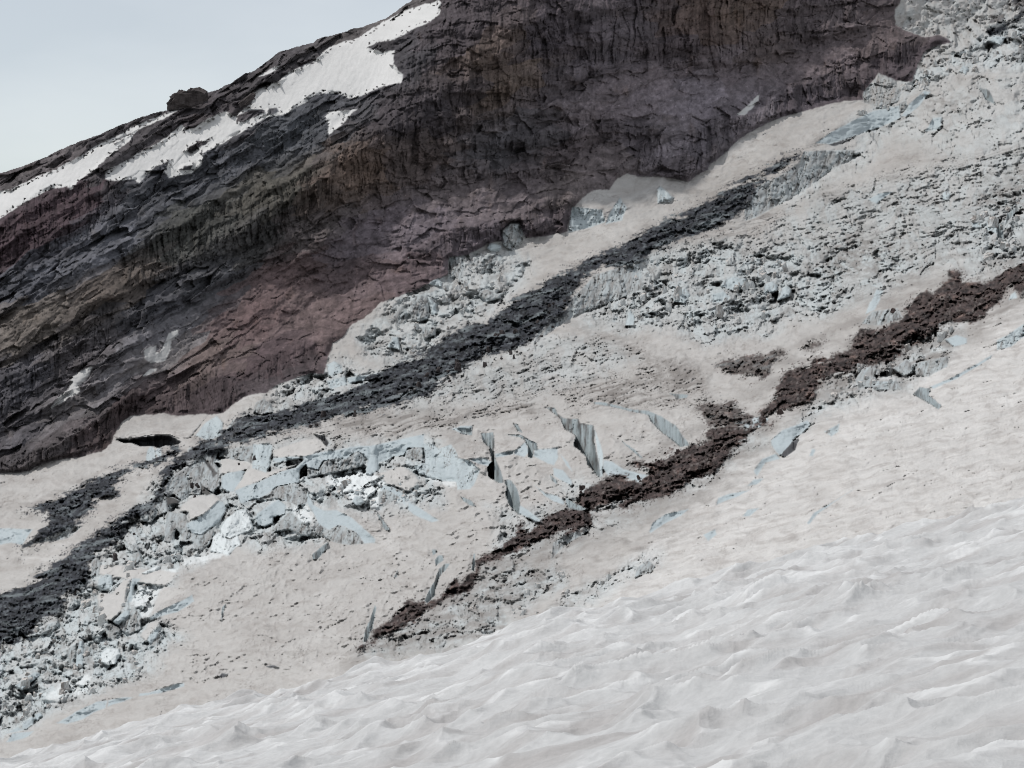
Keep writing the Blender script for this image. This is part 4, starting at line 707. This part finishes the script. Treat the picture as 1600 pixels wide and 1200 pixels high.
# ------------------------------------------------------------------ materials
def mat(name, rough=0.8, bump=0.25, scale=1.2, spec=0.3, var=0.15, attr=True, col=(0.5, 0.5, 0.5), snowtop=False, detail=6):
    m = bpy.data.materials.new(name); m.use_nodes = True; t = m.node_tree; n = t.nodes; b = n['Principled BSDF']
    b.inputs['Roughness'].default_value = rough; b.inputs['Specular IOR Level'].default_value = spec
    g = n.new('ShaderNodeNewGeometry')
    nz_ = n.new('ShaderNodeTexNoise'); nz_.inputs['Scale'].default_value = scale; nz_.inputs['Detail'].default_value = detail; nz_.inputs['Roughness'].default_value = 0.65
    t.links.new(g.outputs['Position'], nz_.inputs['Vector'])
    if attr:
        at = n.new('ShaderNodeAttribute'); at.attribute_name = 'Col'; src = at.outputs['Color']
    else:
        rg = n.new('ShaderNodeRGB'); rg.outputs[0].default_value = (*col, 1); src = rg.outputs[0]
        nl = n.new('ShaderNodeTexNoise'); nl.inputs['Scale'].default_value = scale * 0.35; nl.inputs['Detail'].default_value = 5; nl.inputs['Roughness'].default_value = 0.7
        mpv = n.new('ShaderNodeMapping'); mpv.inputs['Scale'].default_value = (1.0, 1.0, 0.35); t.links.new(g.outputs['Position'], mpv.inputs[0]); t.links.new(mpv.outputs[0], nl.inputs['Vector'])
        rp = n.new('ShaderNodeValToRGB'); rp.color_ramp.elements[0].position = 0.47; rp.color_ramp.elements[1].position = 0.62
        t.links.new(nl.outputs[0], rp.inputs[0])
        mx0 = n.new('ShaderNodeMixRGB'); t.links.new(rp.outputs[0], mx0.inputs[0]); t.links.new(src, mx0.inputs[1])
        mx0.inputs[2].default_value = (0.26, 0.24, 0.225, 1) if snowtop else (col[0] * .5, col[1] * .5, col[2] * .5, 1); src = mx0.outputs[0]
        if snowtop:
            sx = n.new('ShaderNodeSeparateXYZ'); t.links.new(g.outputs['Normal'], sx.inputs[0])
            ma = n.new('ShaderNodeMath'); ma.operation = 'MULTIPLY_ADD'; t.links.new(nl.outputs[0], ma.inputs[0]); ma.inputs[1].default_value = 0.3; t.links.new(sx.outputs[2], ma.inputs[2])
            r2 = n.new('ShaderNodeMapRange'); r2.inputs[1].default_value = 0.62; r2.inputs[2].default_value = 0.78; t.links.new(ma.outputs[0], r2.inputs[0])
            mx = n.new('ShaderNodeMixRGB'); t.links.new(r2.outputs[0], mx.inputs[0]); t.links.new(src, mx.inputs[1]); mx.inputs[2].default_value = (0.54, 0.51, 0.485, 1); src = mx.outputs[0]
    mr = n.new('ShaderNodeMapRange'); mr.inputs[1].default_value = 0.25; mr.inputs[2].default_value = 0.75
    mr.inputs[3].default_value = 1 - var; mr.inputs[4].default_value = 1 + var
    t.links.new(nz_.outputs[0], mr.inputs[0])
    mm = n.new('ShaderNodeVectorMath'); mm.operation = 'SCALE'; t.links.new(src, mm.inputs[0]); t.links.new(mr.outputs[0], mm.inputs['Scale'])
    t.links.new(mm.outputs[0], b.inputs['Base Color'])
    bp = n.new('ShaderNodeBump'); bp.inputs['Strength'].default_value = bump; bp.inputs['Distance'].default_value = 0.35
    t.links.new(nz_.outputs[0], bp.inputs['Height']); t.links.new(bp.outputs[0], b.inputs['Normal'])
    return m
M_SNOW = mat('dusty_snow', 0.75, 0.25, 1.5, 0.2, 0.06)
M_RK = mat('volcanic_rock', 0.95, 0.45, 0.22, 0.15, 0.28, detail=4)
M_DEB = mat('rock_debris', 0.9, 0.6, 0.5, 0.2, 0.35, detail=4)
M_ICE = mat('glacier_ice', 0.55, 0.35, 1.2, 0.3, 0.08)
M_BLK = mat('ice_block', 0.55, 0.5, 0.8, 0.3, 0.08, attr=False, col=(0.57, 0.615, 0.63), snowtop=True)
M_BLKD = mat('dirty_ice_block', 0.7, 0.6, 1.1, 0.2, 0.15, attr=False, col=(0.54, 0.555, 0.555), snowtop=True)
M_BRS = mat('brown_stone', 0.9, 0.8, 1.0, 0.2, 0.35, attr=False, col=(0.085, 0.064, 0.060))
M_STN = mat('dark_stone', 0.9, 0.8, 1.2, 0.2, 0.3, attr=False, col=(0.07, 0.06, 0.06))
M_FG = mat('foreground_snow', 0.7, 0.22, 12.0, 0.2, 0.11, detail=6)
# ------------------------------------------------------------------ mesh helpers
COLL = SC.collection
def tag(o, label=None, cat=None, group=None, kind=None):
    if label: o['label'] = label
    if cat: o['category'] = cat
    if group: o['group'] = group
    if kind: o['kind'] = kind
    return o
def grid_mesh(name, P, C, quads, m):
    """one object out of some quads of a vertex grid (P: n,3  C: n,3  quads: k,4)"""
    ids, inv = np.unique(quads.ravel(), return_inverse=True)
    me = bpy.data.meshes.new(name); me.vertices.add(len(ids)); me.vertices.foreach_set('co', P[ids].astype(F32).ravel())
    n = len(quads); me.loops.add(n * 4); me.loops.foreach_set('vertex_index', inv.astype(np.int32).ravel())
    me.polygons.add(n); me.polygons.foreach_set('loop_start', np.arange(0, n * 4, 4, dtype=np.int32))
    me.polygons.foreach_set('use_smooth', np.ones(n, bool))
    me.update(calc_edges=True)
    at = me.color_attributes.new('Col', 'FLOAT_COLOR', 'POINT')
    at.data.foreach_set('color', np.concatenate([C[ids], np.ones((len(ids), 1), F32)], 1).astype(F32).ravel())
    me.materials.append(m)
    o = bpy.data.objects.new(name, me); COLL.objects.link(o); return o
I = np.arange(NR * NC, dtype=np.int64).reshape(NR, NC)
Q = np.stack([I[1:, :-1], I[1:, 1:], I[:-1, 1:], I[:-1, :-1]], -1).reshape(-1, 4)
ID = np.ones((NR, NC), np.int32)                       # 1 glacier
ID[M_ROCK > 0] = 2
feats = []
def feat(m, name, label, cat, mt, kind=None, group=None):
    feats.append((name, label, cat, mt, kind, group)); ID[m] = 2 + len(feats)
for i, (ty, s, lab) in enumerate(DEBRIS):
    nm, ct = ('rock_debris', 'rock debris') if i != 4 else ('rock_outcrop', 'rock outcrop')
    feat((debn > 0) & (DBM[i] > -9) & (M_ROCK < 0) & (DBM[i] >= DEBE - 0.01), nm, lab, None if i != 4 else ct, M_DEB, 'stuff' if i != 4 else None)
for i, (ty, s, lab) in enumerate(FACES):
    if lab: feat((FM[i] > 0) & (M_ROCK < 0), 'ice_wall', lab, 'ice wall', M_ICE)
for (h_, s, lab, nm, f_), m in zip(STAND, SM): feat((m > 0) & (M_ROCK < 0), nm, lab, nm.replace('_', ' '), M_ICE)
for i, (s, lab) in enumerate(CREV):
    feat(CM[i] > 0, 'ice_cave' if i == 22 else 'crevasse', lab, 'ice cave' if i == 22 else 'crevasse', M_ICE)
for i, (s, lab, h) in enumerate(SNOWS): feat((SN[i] > 0) & (M_ROCK > 0), 'snow_patch', lab, 'snow patch', M_SNOW)
QID = ID[1:, :-1].ravel()
PF, CF = P3.reshape(-1, 3), COL.reshape(-1, 3)
g = grid_mesh('glacier', PF, CF, Q[QID == 1], M_SNOW); tag(g, 'dusty pinkish glacier snow and broken ice sloping down to the left', kind='structure')
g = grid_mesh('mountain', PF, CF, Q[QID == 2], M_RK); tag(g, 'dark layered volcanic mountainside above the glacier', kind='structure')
for k, (name, label, cat, mt, kind, group) in enumerate(feats):
    qq = Q[QID == 3 + k]
    if len(qq) < 4: print('EMPTY', label); continue
    tag(grid_mesh(name, PF, CF, qq, mt), label, cat, group, kind)
print('grid objects', round(time.time() - T0, 1))
# ------------------------------------------------------------------ foreground snow slope
CREST = pts('P -620,1250 -120,1222 0,1192 H -1570,1150 -785,945 0,770 300,690 600,620 870,510 1100,455 1600,350 P 1249,867 1430,822 1600,778 1730,742 2320,590 3500,290')
fu = np.concatenate([np.arange(-606, -112, 8), np.arange(-110, 1712, 1.25), np.arange(1718, 2310, 8), np.arange(2320, 3500, 20)]).astype(F32); NRF = 700
cw = np.interp(fu, CREST[:, 0], CREST[:, 1]).astype(F32); cw = np.convolve(np.pad(cw, 30, 'edge'), np.ones(61) / 61, 'valid').astype(F32)
tt = np.linspace(-0.22, 1, NRF).astype(F32); tt = np.where(tt < 0, tt * 0.35, tt ** 1.5)
FU = np.broadcast_to(fu[None, :], (NRF, len(fu))).astype(F32)
S = tt[:, None] * (1275 - cw)[None, :]; OV = np.maximum(-S, 0) ; S = np.maximum(S, 0)
FV = cw[None, :] + S
FD = 1.0 / (1 / 42.0 + 0.000178 * 0.97 * S)
FP = world(FU, FV, FD).astype(F32)
X, Y = FP[..., 0].copy(), FP[..., 1].copy()
OVm = OV * (42 / FPX) * 14
Y2 = Y + OVm
ca, sa = math.cos(math.radians(38)), math.sin(math.radians(38))
wxn = 0.35 * fbm(X / 1.3, Y2 / 1.3, 3, 201); wyn = 0.35 * fbm(X / 1.3, Y2 / 1.3, 3, 202)
A_, B_ = (X + wxn) * ca + (Y2 + wyn) * sa, -(X + wxn) * sa + (Y2 + wyn) * ca
near = 1 - ss(12, 26, FD); mid = 1 - ss(20, 36, FD)
c1 = worley(A_ / 0.62, B_ / 0.56, 61, 1.0)[0]; c2 = worley(A_ / 0.29, B_ / 0.27, 62, 1.0)[0]; c3 = worley(A_ / 2.6, B_ / 1.8, 63, 1.0)[0]
am = 0.35 + 1.0 * ss(-0.4, 0.5, fbm(X / 2.2, Y2 / 2.2, 3, 206))
hgt = 0.21 * am * np.minimum(c1, 1) ** 1.8 + 0.06 * am * c2 ** 1.8 * (0.4 + 0.6 * mid) + 0.016 * worley(A_ / 0.15 + wxn, B_ / 0.14, 64, 1.0)[0] ** 2 * near + 0.20 * np.minimum(c3, 1) ** 2 + 0.12 * fbm(X / 3.2, Y2 / 3.2, 3, 203) + 0.035 * ridged(A_ / 0.9, B_ / 0.6, 2, 205)
FP[..., 2] += hgt * (1 - ss(0, 3, OVm) * 0.5) - 0.10
FP[..., 1] += OVm; FP[..., 2] -= OVm * 0.45 + 0.02 * OVm ** 2
FGC = np.broadcast_to(np.array([0.545, 0.552, 0.556], F32), FP.shape).copy()
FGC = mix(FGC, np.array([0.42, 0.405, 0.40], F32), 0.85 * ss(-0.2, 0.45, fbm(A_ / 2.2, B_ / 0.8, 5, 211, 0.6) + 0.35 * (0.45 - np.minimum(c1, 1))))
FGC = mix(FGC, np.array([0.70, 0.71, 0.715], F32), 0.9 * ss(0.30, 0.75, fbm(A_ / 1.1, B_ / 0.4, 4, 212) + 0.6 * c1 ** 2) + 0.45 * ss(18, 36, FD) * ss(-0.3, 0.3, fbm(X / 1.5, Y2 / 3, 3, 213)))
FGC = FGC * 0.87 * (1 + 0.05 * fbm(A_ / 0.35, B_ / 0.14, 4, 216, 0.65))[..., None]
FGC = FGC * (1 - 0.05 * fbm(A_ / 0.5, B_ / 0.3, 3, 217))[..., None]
J = np.arange(NRF * len(fu), dtype=np.int64).reshape(NRF, len(fu))
QF = np.stack([J[1:, :-1], J[1:, 1:], J[:-1, 1:], J[:-1, :-1]], -1).reshape(-1, 4)
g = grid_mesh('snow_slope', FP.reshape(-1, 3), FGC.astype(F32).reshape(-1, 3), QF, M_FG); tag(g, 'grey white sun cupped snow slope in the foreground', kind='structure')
print('foreground', round(time.time() - T0, 1))
exec_blocks = True
# ------------------------------------------------------------------ seracs, ice blocks and boulders
def depth_at(u, v):
    c = int(np.clip(np.searchsorted(us, u), 0, NC - 1)); r = int(np.clip(np.searchsorted(vs, v), 0, NR - 1)); return float(D[r, c])
def hull_obj(name, loc, P, m, cuts=2, rough=0.06):
    bm = bmesh.new()
    for p in P: bm.verts.new(p)
    r = bmesh.ops.convex_hull(bm, input=bm.verts)
    dl = [x for x in r['geom_interior'] + r['geom_unused'] if isinstance(x, bmesh.types.BMVert)]
    if dl: bmesh.ops.delete(bm, geom=list(set(dl)), context='VERTS')
    bmesh.ops.triangulate(bm, faces=bm.faces[:])
    if cuts: bmesh.ops.subdivide_edges(bm, edges=bm.edges[:], cuts=cuts, use_grid_fill=True)
    bmesh.ops.recalc_face_normals(bm, faces=bm.faces)
    sz = max(max(abs(c) for c in v.co) for v in bm.verts)
    co = np.array([v.co[:] for v in bm.verts])
    sd_ = hash_name = int(abs(loc[0] * 13 + loc[2] * 7)) % 997
    k_ = co / sz; uu = k_[:, 0] * 0.8 + k_[:, 1] * 0.6; ww = k_[:, 2]
    n1 = 1.1 * facets(uu * 3.2 + sd_, ww * 1.9 + k_[:, 1], 301, 2.4)[0] + 0.6 * facets(uu * 7 + sd_, ww * 5 + k_[:, 1] * 3, 302, 2.2)[0] + 0.8 * pn(uu * 2.5 + sd_, ww * 2, 303)
    bm.normal_update()
    for v, k in zip(bm.verts, n1): v.co += v.normal * float(k) * rough * sz
    me = bpy.data.meshes.new(name); bm.to_mesh(me); bm.free(); me.materials.append(m)
    o = bpy.data.objects.new(name, me); COLL.objects.link(o); o.location = loc; return o
def block(front, dtop, label, m=None, name='ice_block', cat='ice block', thick=None, group=None, lean=0.0, top=None, cuts=7, rough=0.05, shift=None):
    """front: outline of the visible front face in survey points, top: further outline of the snow covered top (further back)"""
    Pf = pts(front); c = Pf.mean(0); bot = Pf[np.argmax(Pf[:, 1])]
    D0 = min(depth_at(bot[0], bot[1]), depth_at(c[0], bot[1])) + dtop; s = D0 / FPX
    hgt_ = Pf[:, 1].max() - Pf[:, 1].min(); wid = Pf[:, 0].max() - Pf[:, 0].min()
    th = (thick or 0.8 * min(hgt_, wid)) * s
    V_ = []
    o0 = world(c[0], c[1], D0)
    for (u, v) in Pf:
        k = (v - Pf[:, 1].min()) / max(hgt_, 1)
        V_.append(world(u, v, D0 + lean * s * (1 - k)) - o0)
    sh = shift if shift else (0.12 * wid, -0.22 * min(hgt_, wid * 1.5))
    for (u, v) in Pf: V_.append(world(c[0] + (u - c[0]) * 0.92 + sh[0], c[1] + (v - c[1]) * 0.92 + sh[1], D0 + th) - o0)
    if top is not None:
        for (u, v) in pts(top): V_.append(world(u, v, D0 + th * 1.3) - o0)
    return tag(hull_obj(name, o0, V_, m or M_BLK, cuts, rough), label, cat, group)
# boulders of the mountain
for s, lab in [('A 775,508 781,460 820,437 900,422 950,432 940,480 860,500', 'dark rounded crag standing up from the skyline'),
               ('A 1160,470 1175,455 1165,440 1100,480 1110,500', 'dark knob at the left edge of the largest snowfield')]:
    block(s, -2, lab, M_STN, 'crag', 'crag', rough=0.12, cuts=4)
def scatter(n, s, wmin, wmax, label, group, m, name, cat, seed, tall=1.0):
    P = pts(s); r = np.random.RandomState(seed); k = 0; tries = 0
    while k < n and tries < n * 40:
        tries += 1
        u = r.uniform(P[:, 0].min(), P[:, 0].max()); v = r.uniform(P[:, 1].min(), P[:, 1].max())
        if sdf_poly(P, np.array([u]), np.array([v]))[0] < 0: continue
        w = wmin * (wmax / wmin) ** (r.rand() ** 1.8); h = w * r.uniform(0.6, 1.25) * tall; th = w * r.uniform(0.6, 1.2)
        D0 = depth_at(u, v); sc = D0 / FPX; o0 = world(u, v, D0 - 0.3 * th * sc)
        R_ = Matrix.Rotation(r.uniform(0, 6.3), 3, 'Z') @ Matrix.Rotation(r.uniform(-.35, .35), 3, 'X') @ Matrix.Rotation(r.uniform(-.3, .3), 3, 'Y')
        V_ = []
        for zz in (-0.35, 1.0):
            for (xx, yy) in ((-1, -1), (1, -1), (1, 1), (-1, 1)):
                tp = 0.95 if zz < 0 else r.uniform(0.35, 0.95)
                V_.append(R_ @ Vector(((xx * w / 2 * tp + r.normal() * w * .08), (yy * th / 2 * tp + r.normal() * w * .08), (zz + r.normal() * 0.13 * (zz > 0)) * h * 0.8)) * sc)
        V_.append(R_ @ Vector((w * .55, 0, h * .3)) * sc)
        tag(hull_obj(name, o0, V_, m, 2 if w < 9 else 3, 0.10), label, cat, group); k += 1
scatter(70, 'P 0,1010 90,960 160,890 215,830 300,860 270,890 160,990 250,1040 160,1080 60,1120 0,1140', 5, 15, 'small jumbled ice chunk in the lower left icefall rubble', 'ice chunks in the lower left icefall', M_BLKD, 'ice_chunk', 'ice chunk', 1)
scatter(40, 'P 485,770 490,745 560,735 640,745 680,770 640,785 600,795 560,785 520,775', 3.5, 9, 'clean white ice chunk piled under the headwall', 'ice chunks under the headwall', M_BLK, 'ice_chunk', 'ice chunk', 2)
scatter(34, 'P 600,570 590,520 640,460 700,410 790,410 780,460 720,510 650,560', 4, 11, 'grey ice chunk in the upper dirty icefall', 'ice chunks in the upper dirty icefall', M_BLKD, 'ice_chunk', 'ice chunk', 3)
scatter(60, 'P 940,480 1000,430 1150,400 1300,420 1280,470 1180,510 1050,520', 4.5, 12, 'small pale serac in the crowded rows of the upper glacier', 'small seracs on the upper glacier', M_BLKD, 'small_serac', 'serac', 4, 1.3)
scatter(26, 'P 1250,660 1320,580 1470,500 1490,520 1420,600 1300,640', 5, 15, 'grey ice chunk on the dirty flank below the brown debris', 'ice chunks below the brown debris', M_BLKD, 'ice_chunk', 'ice chunk', 5)
scatter(34, 'P 1340,180 1430,110 1600,50 1600,95 1500,120 1400,170', 4, 11, 'small ice chunk along the top right ice rim', 'ice chunks on the top right rim', M_BLKD, 'ice_chunk', 'ice chunk', 6)
scatter(24, 'P 700,1000 760,920 860,890 1030,860 1030,890 900,960 760,1000', 4, 12, 'dirty ice lump on the ridge behind the foreground snow', 'dirty ice lumps behind the foreground', M_BLKD, 'ice_chunk', 'ice chunk', 8)
scatter(30, 'P 1500,350 1590,310 1600,400 1530,420', 5, 14, 'dirty ice chunk at the right edge of the upper glacier', 'ice chunks at the right edge', M_BLKD, 'ice_chunk', 'ice chunk', 9)
scatter(46, 'P 0,1000 140,880 300,760 470,660 640,600 760,540 880,440 900,480 830,550 640,630 460,680 300,780 120,930', 3.5, 11, 'dark boulder lying in the long blue black debris band', 'boulders in the blue black debris band', M_STN, 'boulder', 'boulder', 11)
scatter(46, 'P 900,770 1000,710 1150,680 1280,560 1400,480 1600,420 1600,450 1450,500 1300,600 1160,690 1000,770', 3.5, 10, 'brown boulder lying in the brown debris band', 'boulders in the brown debris band', M_BRS, 'boulder', 'boulder', 12)
print('done', round(time.time() - T0, 1))
